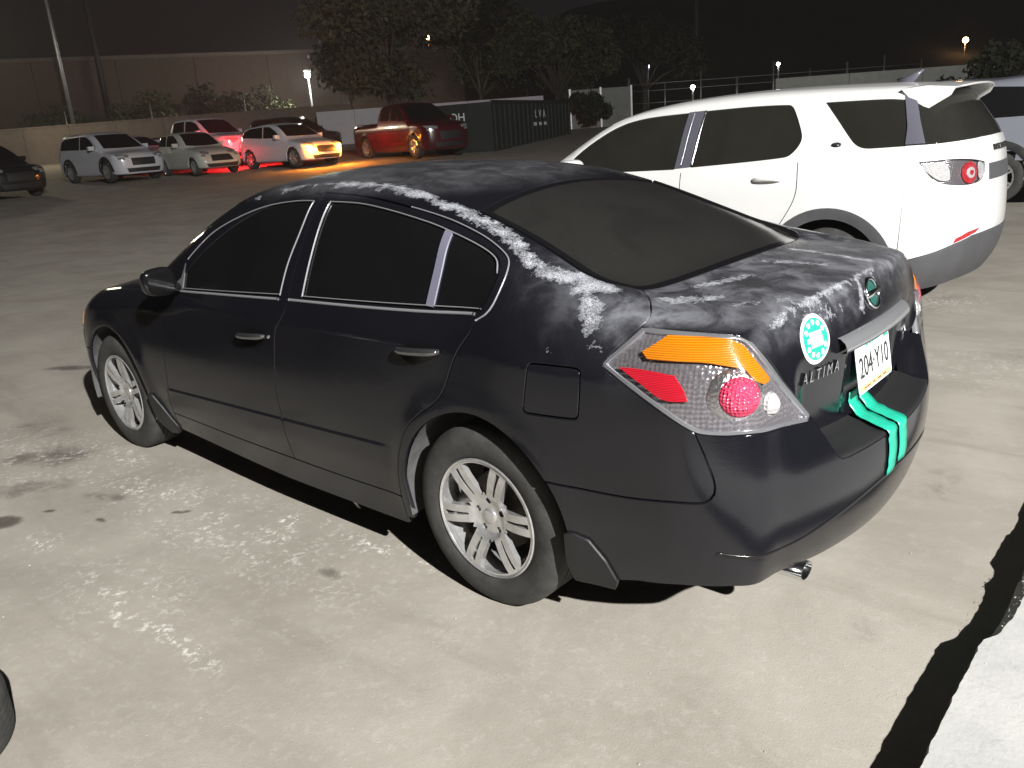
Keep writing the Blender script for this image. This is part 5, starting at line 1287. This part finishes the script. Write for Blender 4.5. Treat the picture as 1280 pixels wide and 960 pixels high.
def far_car(kind, label, loc, yaw, paint, signal=False, brake=False, name=None):
    sp = SPEC[kind]; z = float(ground_z(loc[0] + math.cos(yaw) * sp['wb'] / 2, loc[1] + math.sin(yaw) * sp['wb'] / 2))
    root = empty(name or kind, (loc[0], loc[1], z), yaw); tag(root, label, 'pickup truck' if kind == 'pickup_truck' else 'car', 'parked cars')
    first = kind not in PROTO
    if first:
        me, F = body_mesh(kind)
        L = [('body', me, 'paint')]
        k0 = len(bpy.data.objects)
        RC = Chart('turn', x=.3, s=-1); FC = Chart('turn', x=sp['wb'] - .3, s=1)
        def grab(nm, chart, loop, mk, off=.008, mir_=True, h=.08, lip=.012):
            r = panel(nm, F, chart, [loop], None, None, h=h, off=off, lip=lip, gap=.001, edge=.05, mirror=True if mir_ else False)
            for o in (r if mir_ else (r,)): L.append((nm, o.data, mk)); bpy.data.objects.remove(o)
        for w_ in sp['win']: grab('side_window', SIDE, A(*[(x, .7, z_) for x, z_ in w_]), 'far_glass')
        for cx in (0., sp['wb']):
            t = np.radians(np.linspace(-2, 182, 24)); r0, r1 = sp['R'] + .055, sp['R'] + .155
            ring = np.vstack([np.stack([cx + r1 * np.cos(t), 0 * t + .8, sp['R'] + r1 * np.sin(t)], 1), np.stack([cx + r0 * np.cos(t), 0 * t + .8, sp['R'] + r0 * np.sin(t)], 1)[::-1]])
            grab('wheel_arch', SIDE, ring, 'far_trim' if kind == 'crossover' else 'paint', off=.006, lip=.05)
        a, b, ya, yb = sp['ws']
        grab('windscreen', TOP, A(*([(a + .05 * (1 - (y / ya)**2), y, 0) for y in np.linspace(-ya, ya, 9)] + [(b + .10 * (1 - (y / yb)**2), y, 0) for y in np.linspace(yb, -yb, 9)])), 'far_glass', mir_=False)
        H = sp['H']; xr = -sp['ro']; xf = sp['wb'] + sp['fo']
        bt = .66 if kind != 'pickup_truck' else .70
        if kind == 'pickup_truck':
            Lw = None
        else:
            grab('rear_window', RC, A((xr + .4, .52, H * .70), (xr + .3, .30, H * .69), (xr + .3, -.30, H * .69), (xr + .4, -.52, H * .70), (xr + .6, -.46, H * .86), (xr + .6, .46, H * .86)), 'far_glass', mir_=False)
        zl = .47 * H if kind != 'pickup_truck' else .50 * H
        grab('headlamp', FC, A((xf - .10, .48, zl - .03), (xf - .22, sp['hw'] - .12, zl), (xf - .36, sp['hw'] - .06, zl + .09), (xf - .2, .62, zl + .08), (xf - .12, .46, zl + .05)), 'far_lamp')
        grab('turn_signal', FC, A((xf - .13, .60, zl - .10), (xf - .22, sp['hw'] - .12, zl - .08), (xf - .22, sp['hw'] - .12, zl - .015), (xf - .13, .60, zl - .03)), 'signal')
        grab('grille', FC, A((xf, .42, .30 * H), (xf, .44, .44 * H), (xf, -.44, .44 * H), (xf, -.42, .30 * H)), 'far_trim', mir_=False)
        grab('front_valance', FC, A((xf, .60, .17 * H), (xf, .66, .25 * H), (xf, -.66, .25 * H), (xf, -.60, .17 * H)), 'far_trim', mir_=False)
        grab('tail_lamp', RC, A((xr + .1, .56, .50 * H), (xr + .25, sp['hw'] - .06, .50 * H), (xr + .25, sp['hw'] - .08, .60 * H), (xr + .1, .60, .60 * H)), 'tail')
        V, Ff = box((0, 0, 0), (.10, .20, .14))
        for s in (1, -1):
            xm = sp['win'][1][-1][0] - .08; zm = sp['win'][1][-1][1] + .04
            ob = mesh('door_mirror', *box((xm, s * (sp['hw'] + .06), zm), (.10, .20, .13)), None, None, smooth=False); L.append(('door_mirror', ob.data, 'paint')); bpy.data.objects.remove(ob)
        if kind == 'pickup_truck':
            ob = mesh('load_bed', *box((-.12, 0, 1.262), (2.0, 1.50, .03)), None, None, smooth=False); L.append(('load_bed', ob.data, 'far_trim')); bpy.data.objects.remove(ob)
        PROTO[kind] = L
    for nm, me, mk in PROTO[kind]:
        if nm == 'body' or mk == 'paint': m = far_paint(*paint)
        elif mk == 'signal': m = M['signal_on' if signal else 'far_lamp']
        elif mk == 'tail': m = M['brake_on' if brake else 'far_red']
        else: m = M[mk]
        o = bpy.data.objects.new(nm, me); C.objects.link(o); o.parent = root
        if not me.materials: me.materials.append(m)
        o.material_slots[0].link = 'OBJECT'; o.material_slots[0].material = m
    for x in (0., sp['wb']):
        for s in (1, -1):
            wh = empty('wheel', (x, s * (sp['hw'] - .12), sp['R']), parent=root); k = sp['R'] / .33; wh.scale = (k, k, k)
            wh.rotation_euler = (0, rng.uniform(0, 1), 0 if s > 0 else math.pi)
            for kk, nm, m in (('tyre', 'tyre', 'rubber'), ('spokes', 'spokes', 'alloy'), ('barrel', 'rim_barrel', 'alloy_dark')): link(nm, WM[kk], M[m], wh)
    V, Ff = box((sp['wb'] / 2, 0, .30), (sp['wb'] + .9, sp['hw'] * 1.3, .16)); mesh('underbody', V, Ff, M['liner'], root, smooth=False)
    return root
def by_front_wheel(kind, x, y, yaw):
    """where the rear axle goes when the right front wheel stands at x, y"""
    sp = SPEC[kind]; lx, ly = sp['wb'], -(sp['hw'] - .12); c, s = math.cos(yaw), math.sin(yaw)
    return (x - (c * lx - s * ly), y - (s * lx + c * ly))
WHITE = ('white', (.62, .63, .68)); BLACK = ('black', (.012, .013, .012)); CREAM = ('cream', (.50, .52, .47)); REDP = ('red', (.055, .005, .008)); SILV = ('silver', (.42, .43, .47)); DARKP = ('dark', (.03, .03, .033))
Y_ = math.radians(190)
far_car('crossover', 'dark sport utility vehicle cut off by the left edge of the picture', by_front_wheel('crossover', 26.3, -5.5, Y_), Y_, BLACK)
far_car('crossover', 'white crossover with black grille, leftmost of the white cars across the yard', by_front_wheel('crossover', 27.6, -9.9, math.radians(183)), math.radians(183), WHITE)
far_car('sedan', 'pale car mostly hidden behind the white crossover with the black grille', by_front_wheel('sedan', 30.6, -12.4, Y_), Y_, SILV)
far_car('pickup_truck', 'white pickup truck with red light on its bonnet behind the small cream car', by_front_wheel('pickup_truck', 29.0, -14.8, math.radians(190)), math.radians(190), WHITE)
far_car('city_car', 'small cream rounded car between the white crossover and the car with lit signals', by_front_wheel('city_car', 25.7, -12.05, math.radians(178)), math.radians(178), CREAM)
hatch = far_car('hatchback', 'white hatchback with both amber front signals lit', by_front_wheel('hatchback', 23.35, -14.55, math.radians(182)), math.radians(182), WHITE, signal=True, brake=True)
far_car('crossover', 'dark car behind the white hatchback with lit signals', by_front_wheel('crossover', 29.5, -19.3, Y_), Y_, DARKP)
far_car('pickup_truck', 'dark red pickup truck parked before the white wall', by_front_wheel('pickup_truck', 20.2, -17.4, math.radians(168)), math.radians(168), REDP)
silver = far_car('crossover', 'silver car behind the white sport utility vehicle at the right edge', (.9, -11.3), .05, ('slate', (.22, .23, .27)))
far_car('crossover', 'added dark car out of view on the left, reflected in the side of the black sedan', (7.3, 4.15), math.radians(180), BLACK)  # unseen, added as a dark shape for the sedan's doors to mirror
# light thrown by the lit signals and tail lamp of the hatchback
def lamp(name, loc, power, col, size=.08, parent=None):
    d = bpy.data.lights.new(name, 'POINT'); d.energy = power; d.color = col; d.shadow_soft_size = size
    o = bpy.data.objects.new(name, d); C.objects.link(o); o.location = loc
    if parent is not None: o.parent = parent
    return o
xf = SPEC['hatchback']['wb'] + SPEC['hatchback']['fo']
lamp('signal_light', (xf + .12, .70, .66), 170, (1., .30, .03), parent=hatch); lamp('signal_light', (xf + .12, -.70, .66), 170, (1., .30, .03), parent=hatch)
lamp('tail_light', (-SPEC['hatchback']['ro'] - .30, -.35, 1.05), 420, (1., .015, .02), parent=hatch)

# ================================================================ walls, buildings, poles round the yard
def wall_seg(name, label, cat, a, b, h, panels, m, thick=.2, cap=None, post=None, base_drop=.3, kind=None, ztop=None):
    """a wall from a to b made of panels (parts), with optional posts between them"""
    a = np.array(a, float); b = np.array(b, float); L = np.linalg.norm(b - a); d = (b - a) / L; yaw = math.atan2(d[1], d[0])
    z0 = float(min(ground_z(*a), ground_z(*b))); root = empty(name, (a[0], a[1], z0), yaw); tag(root, label, cat)
    w_ = L / panels
    for i in range(panels):
        jitter = rng.uniform(-.006, .006)
        V, Ff = box(((i + .5) * w_, jitter, (h - base_drop) / 2), (w_ - .02, thick, h + base_drop)); mesh('panel', V, Ff, m, root, smooth=False)
    if cap: V, Ff = box((L / 2, 0, h + .04), (L, thick + .08, .08)); mesh('coping', V, Ff, cap, root, smooth=False)
    if post:
        for i in range(panels + 1): V, Ff = box((i * w_, 0, h / 2), (.09, thick + .06, h + .12)); mesh('post', V, Ff, post, root, smooth=False)
    return root
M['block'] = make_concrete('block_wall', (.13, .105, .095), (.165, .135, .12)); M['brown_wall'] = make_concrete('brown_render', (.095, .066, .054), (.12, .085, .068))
M['pale_wall'] = make_concrete('pale_wall', (.50, .51, .57), (.56, .57, .62)); M['grey_wall'] = make_concrete('grey_wall', (.20, .205, .19), (.26, .265, .245))
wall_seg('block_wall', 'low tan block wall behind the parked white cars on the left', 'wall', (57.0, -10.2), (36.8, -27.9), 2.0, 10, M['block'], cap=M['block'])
ware = empty('warehouse', (75.6, -13.0, 1.66), math.atan2(-27.5, -12.5)); tag(ware, 'long brown windowless warehouse along the back of the yard', 'building')
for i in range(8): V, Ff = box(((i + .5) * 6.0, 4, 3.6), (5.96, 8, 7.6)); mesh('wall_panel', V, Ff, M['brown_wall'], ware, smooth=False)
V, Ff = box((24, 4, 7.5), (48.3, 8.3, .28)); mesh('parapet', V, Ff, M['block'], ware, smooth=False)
wall_seg('white_wall', 'pale wall behind the dark red pickup truck', 'wall', (36.6, -25.3), (27.6, -33.7), 1.75, 6, M['pale_wall'])
wall_seg('stained_wall', 'grey stained concrete wall between the dark container and the yard fence', 'wall', (25.2, -32.9), (22.9, -35.1), 1.9, 2, M['grey_wall'], post=M['galv'])
wall_seg('boundary_wall', 'long grey boundary wall beyond the white sport utility vehicle', 'wall', (11.9, -27.9), (-6, -45), 1.8, 9, M['grey_wall'])
# dark container with white letters
M['dark_sheet'] = simple('dark_sheet', (.018, .022, .020), .6, bump=.2, bscale=8, var=.3, vscale=2)
a = np.array([19.3, -20.4]); b = np.array([22.4, -29.2]); L_ = np.linalg.norm(b - a); yaw_ = math.atan2(*(b - a)[::-1])
ct = empty('dark_container', (a[0], a[1], float(ground_z(*a)) - .05), yaw_); tag(ct, 'long dark container with faint white letters beside the red pickup truck', 'container')
V, Ff = box((L_ / 2, 1.2, .93), (L_, 2.4, 1.75)); mesh('container_body', V, Ff, M['dark_sheet'], ct, smooth=False)
for i in range(19): V, Ff = box((.25 + i * (L_ - .5) / 18, -.03, .93), (.07, .06, 1.7)); mesh('rib', V, Ff, M['dark_sheet'], ct, smooth=False)
for zz in (.06, 1.80): V, Ff = box((L_ / 2, -.04, zz), (L_ + .04, .1, .1)); mesh('rail', V, Ff, M['dark_sheet'], ct, smooth=False)
def side_text(txt, x, z, size, sx=1.):
    V, Ff = text_mesh(txt, size, .004); V[:, 0] *= sx
    W = np.stack([x + V[:, 0], -.075 - V[:, 2], z + V[:, 1]], 1); mesh('lettering', W, Ff, M['white'], ct, smooth=False)
side_text('L  V  A', 5.0, 1.30, .44)
for i in range(3): V, Ff = box((4.35 + .62 * i, -.072, .92), (.34, .004, .13)); mesh('lettering_line', V, Ff, M['white'], ct, smooth=False)
V, Ff = text_mesh('I OH', .42, .004); mesh('lettering', np.stack([-.012 - V[:, 2], 1.5 - V[:, 0], 1.32 + V[:, 1]], 1), Ff, M['white'], ct, smooth=False)
# light poles and the lit yard lamp
def pole(name, label, x, y, h, r, head=True, lit=None):
    g = float(ground_z(x, y)); root = empty(name, (x, y, g)); tag(root, label, 'lamp post' if head else 'pole')
    V, Ff = tube([(0, 0, 0), (0, 0, h * .5), (0, 0, h)], [r, r * .85, r * .7], 12); mesh('shaft', V, Ff, M['galv'] if r < .2 else M['far_trim'], root)
    if head:
        V, Ff = tube([(0, 0, h - .05), (-.3, .25, h + .05), (-.55, .45, h)], r * .5, 8); mesh('arm', V, Ff, M['galv'], root)
        V, Ff = box((-.6, .5, h - .02), (.45, .4, .14)); mesh('lamp_head', V, Ff, M['galv'], root, smooth=False)
    if lit:
        col, es, rad, pw = lit
        mt = simple('glow_' + name, (.9, .9, .9), .4, emis=col, es=es)
        V, Ff = lathe([(.001, -rad), (rad * .7, -rad * .7), (rad, 0), (rad * .7, rad * .7), (.001, rad)], 16, 'z')
        bx_, by_ = (-.6, .5) if head else (0, 0)
        mesh('lit_lamp', V + [bx_, by_, h - .12 - rad if head else h + rad * .8], Ff, mt, root)
        if pw: lamp('lamp_light', (bx_ * 1.25, by_ * 1.25, h - .5), pw, col, .25, root)
    return root
pole('light_pole', 'tall thin pale light pole by the block wall', 54.9, -19.9, 14.0, .14)
pole('light_pole', 'faint dark pole behind the thin pale light pole', 68.0, -28.0, 16.0, .24, head=False)
pole('yard_lamp', 'brightly lit white lamp in front of the warehouse', 53.96, -37.64, 5.15, .10, lit=((1., .97, .86), 400., .22, 1500))
pole('yard_lamp', 'warm lamp glowing at the left edge before the warehouse', 47.6, -11.6, 6.3, .10, lit=((1., .88, .62), 130., .13, 1300))
for nm, lab, x, y, z_, col, rad in (('street_lamp', 'orange street lamp above the big dark tree', 92.35, -87.54, 15.05, (1., .42, .12), .30), ('street_lamp', 'white lamp in front of the pale olive tree', 67.04, -79.31, 8.12, (1., .9, .75), .26),
        ('street_lamp', 'orange street lamp over the middle of the hillside', 82.91, -138.86, 15.18, (1., .62, .25), .55), ('street_lamp', 'small white lamp on the yard fence', 25.56, -58.92, 4.64, (1., 1., 1.), .12),
        ('street_lamp', 'faint lamp low over the roof of the white sport utility vehicle', 60.13, -156.89, 8.61, (1., .95, .85), .26), ('street_lamp', 'small pale lamp right of the aerial fin', 49.86, -165.99, 7.92, (1., 1., .9), .20),
        ('street_lamp', 'pale lamp high on the hillside right of centre', 52.43, -165.29, 11.77, (1., 1., .95), .24), ('street_lamp', 'bright orange street lamp at the upper right', 32.66, -139.61, 9.11, (1., .55, .25), .42),
        ('street_lamp', 'dim bluish lamp left of the fence posts', 44.28, -70.94, 6.34, (.75, .8, 1.), .16), ('street_lamp', 'white lamp low behind the fence', 30.05, -54.31, 3.46, (1., .95, .8), .16)):
    pole(nm, lab, x, y, z_ - rad * .8 - float(ground_z(x, y)), .10, head=False, lit=(col, 40., rad, 0))
# wire fence with posts between the walls
fx0, fy0, fx1, fy1 = 23.2, -35.4, 11.6, -44.6
fence = empty('wire_fence', (fx0, fy0, 0)); tag(fence, 'wire fence with thin pale posts between the two grey walls', 'fence')
for i in range(9):
    t = i / 8; x = (fx1 - fx0) * t; y = (fy1 - fy0) * t; g = float(ground_z(fx0 + x, fy0 + y)); hh_ = (2.3, 2.0, 2.4, 2.0, 2.6, 2.1, 2.3, 2.5, 2.2)[i]
    V, Ff = tube([(x, y, g), (x, y, g + hh_)], .035 if i % 3 else .06, 8); mesh('post', V, Ff, M['galv'], fence)
for zz in (.4, 1.0, 1.6, 1.95):
    pts_ = [((fx1 - fx0) * i / 8, (fy1 - fy0) * i / 8, float(ground_z(fx0 + (fx1 - fx0) * i / 8, fy0 + (fy1 - fy0) * i / 8)) + zz) for i in range(9)]
    V, Ff = tube(pts_, .012, 5); mesh('wire', V, Ff, M['galv'], fence)
for i, (x, y, hh_) in enumerate(((47.5, -21.5, 3.0), (43.0, -25.0, 3.2), (51.0, -18.0, 2.8))):
    pole('fence_post', ('thin post right of the white crossover by the block wall', 'thin post above the white pickup by the block wall', 'thin post left of the white crossover by the block wall')[i], x, y, hh_, .045, head=False)
pole('utility_pole', 'tall dark utility pole above the middle of the white sport utility vehicle', 34.0, -62.0, 13.5, .30, head=False)
# hillside
hx = np.linspace(0, 1, 60); hv = []
A0 = np.array([150., -60.]); A1 = np.array([-60., -330.]); bumps = spl([(0, 6), (.15, 15), (.3, 28), (.42, 33), (.55, 30), (.7, 25), (.85, 22), (1., 20)])
for t in hx:
    p = A0 + (A1 - A0) * t; n_h = np.array([.79, -.61]); hgt = float(bumps(t)) + 1.2 * math.sin(t * 37) + .8 * math.sin(t * 91)
    hv += [(p[0] - n_h[0] * 60, p[1] - n_h[1] * 60, 0.5), (p[0], p[1], hgt * .72), (p[0] + n_h[0] * 40, p[1] + n_h[1] * 40, hgt), (p[0] + n_h[0] * 160, p[1] + n_h[1] * 160, hgt * .9)]
structure(mesh('hills', hv, [(i * 4 + k, (i + 1) * 4 + k, (i + 1) * 4 + k + 1, i * 4 + k + 1) for i in range(59) for k in range(3)], simple('hillside', (.05, .046, .035), .95, var=.5, vscale=.05)))

# ================================================================ trees and bushes
def leafmat(name, c):
    m, n, l, b = mat(name); N = NB(n, l); oi = n.new('ShaderNodeTexCoord')
    k = N.noise(oi.outputs['Object'], .9, 3, .6); l.new(N.mix(N.ramp(k, .3, .7), tuple(x * .6 for x in c), tuple(x * 1.35 for x in c)), b.inputs['Base Color'])
    b.inputs['Roughness'].default_value = .7; b.inputs['Specular IOR Level'].default_value = .2; return m
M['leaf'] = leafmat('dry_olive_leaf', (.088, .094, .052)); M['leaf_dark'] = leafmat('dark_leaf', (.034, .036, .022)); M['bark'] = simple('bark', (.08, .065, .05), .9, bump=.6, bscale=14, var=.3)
def crown_mesh(name, blobs, nleaf, size):
    V = []; Ff = []
    tw = sum(b[3]**3 for b in blobs)
    for bx, by, bz, br in blobs:
        k = int(nleaf * br**3 / tw)
        u = nrg.normal(size=(k, 3)); u /= np.linalg.norm(u, axis=1, keepdims=True); rr = br * (.35 + .65 * nrg.random(k)**.5) * (1 + .12 * np.sin(u[:, 0] * 7 + bx) + .12 * np.sin(u[:, 2] * 9))
        ctr = u * rr[:, None] * [1, 1, .85] + [bx, by, bz]
        for c in ctr:
            a = nrg.normal(size=3); a /= np.linalg.norm(a); b_ = np.cross(a, nrg.normal(size=3)); b_ /= np.linalg.norm(b_); s = size * nrg.uniform(.6, 1.5); i = len(V)
            V += [c - a * s, c + b_ * s * .45, c + a * s, c - b_ * s * .45]; Ff.append((i, i + 1, i + 2, i + 3))
    me = bpy.data.meshes.new(name); me.from_pydata([tuple(v) for v in np.array(V)], [], Ff); return me
def limbs(trunk_h, r, tips):
    parts_ = [tube([(0, 0, -.3), (.05 * r, 0, trunk_h * .5), (.0, .1 * r, trunk_h)], [r, r * .75, r * .55], 10)]
    for tx, ty, tz in tips:
        parts_.append(tube([(0, 0, trunk_h * .92), (tx * .45, ty * .45, trunk_h + (tz - trunk_h) * .55), (tx, ty, tz)], [r * .45, r * .28, r * .07], 7))
    return merge(*parts_)
def tree(name, label, x, y, blobs, trunk_h, r, nleaf, size, leaf, cat='tree', group=None, rz=0.):
    root = empty(name, (x, y, float(ground_z(x, y))), rz); tag(root, label, cat, group)
    if trunk_h: V, Ff = limbs(trunk_h, r, [(b[0] * .8, b[1] * .8, b[2]) for b in blobs]); mesh('trunk', V, Ff, M['bark'], root)
    me = crown_mesh(name + '_crown', blobs, nleaf, size); me.polygons.foreach_set('use_smooth', [False] * len(me.polygons)); link('crown' if trunk_h else 'foliage', me, M[leaf], root)
    return root
def rb(n, rx, rz0, rz1, r0, r1):
    return [(nrg.uniform(-rx, rx), nrg.uniform(-rx, rx), nrg.uniform(rz0, rz1), nrg.uniform(r0, r1)) for _ in range(n)]
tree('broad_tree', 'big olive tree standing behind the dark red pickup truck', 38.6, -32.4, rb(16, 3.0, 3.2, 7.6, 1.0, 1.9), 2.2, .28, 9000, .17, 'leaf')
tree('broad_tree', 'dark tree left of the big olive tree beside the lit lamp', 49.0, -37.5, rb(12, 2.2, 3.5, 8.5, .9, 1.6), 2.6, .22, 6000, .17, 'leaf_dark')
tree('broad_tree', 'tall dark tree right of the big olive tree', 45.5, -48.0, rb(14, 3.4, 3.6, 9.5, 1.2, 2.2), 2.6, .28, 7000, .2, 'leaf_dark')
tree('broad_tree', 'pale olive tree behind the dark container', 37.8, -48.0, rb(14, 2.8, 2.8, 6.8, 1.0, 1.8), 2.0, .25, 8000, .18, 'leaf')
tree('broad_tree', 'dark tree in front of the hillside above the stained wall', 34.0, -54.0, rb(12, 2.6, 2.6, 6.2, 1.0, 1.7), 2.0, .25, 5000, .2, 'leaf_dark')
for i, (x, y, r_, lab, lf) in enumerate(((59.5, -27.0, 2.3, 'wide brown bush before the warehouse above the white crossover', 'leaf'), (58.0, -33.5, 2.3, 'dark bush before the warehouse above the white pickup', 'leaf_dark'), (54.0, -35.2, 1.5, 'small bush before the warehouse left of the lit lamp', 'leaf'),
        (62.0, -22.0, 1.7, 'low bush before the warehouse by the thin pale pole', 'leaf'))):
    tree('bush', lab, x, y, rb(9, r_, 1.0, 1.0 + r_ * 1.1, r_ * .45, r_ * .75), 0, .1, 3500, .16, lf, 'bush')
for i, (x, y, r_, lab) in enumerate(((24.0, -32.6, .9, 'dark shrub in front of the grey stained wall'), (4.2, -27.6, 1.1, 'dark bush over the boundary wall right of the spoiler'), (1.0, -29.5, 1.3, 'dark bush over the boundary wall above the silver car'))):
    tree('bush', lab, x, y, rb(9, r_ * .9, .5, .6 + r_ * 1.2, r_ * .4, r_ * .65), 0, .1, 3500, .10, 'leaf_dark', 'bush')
# ================================================================ the dusty night air
def make_haze():
    V, Ff = box((135., -200., 24.), (570., 640., 52.)); o = mesh('haze', V, Ff, None, smooth=False)
    m = bpy.data.materials.new('night_haze'); m.use_nodes = True; nt = m.node_tree; nt.nodes.clear()
    out = nt.nodes.new('ShaderNodeOutputMaterial'); pv = nt.nodes.new('ShaderNodeVolumePrincipled')
    pv.inputs['Color'].default_value = (.92, .90, .88, 1); pv.inputs['Density'].default_value = HAZE_DENSITY; pv.inputs['Anisotropy'].default_value = .35
    nt.links.new(pv.outputs[0], out.inputs['Volume']); o.data.materials.append(m); o['kind'] = 'stuff'; o['label'] = 'thin dusty night haze over the whole yard'; o['category'] = 'haze'
HAZE_DENSITY = .0013
make_haze()
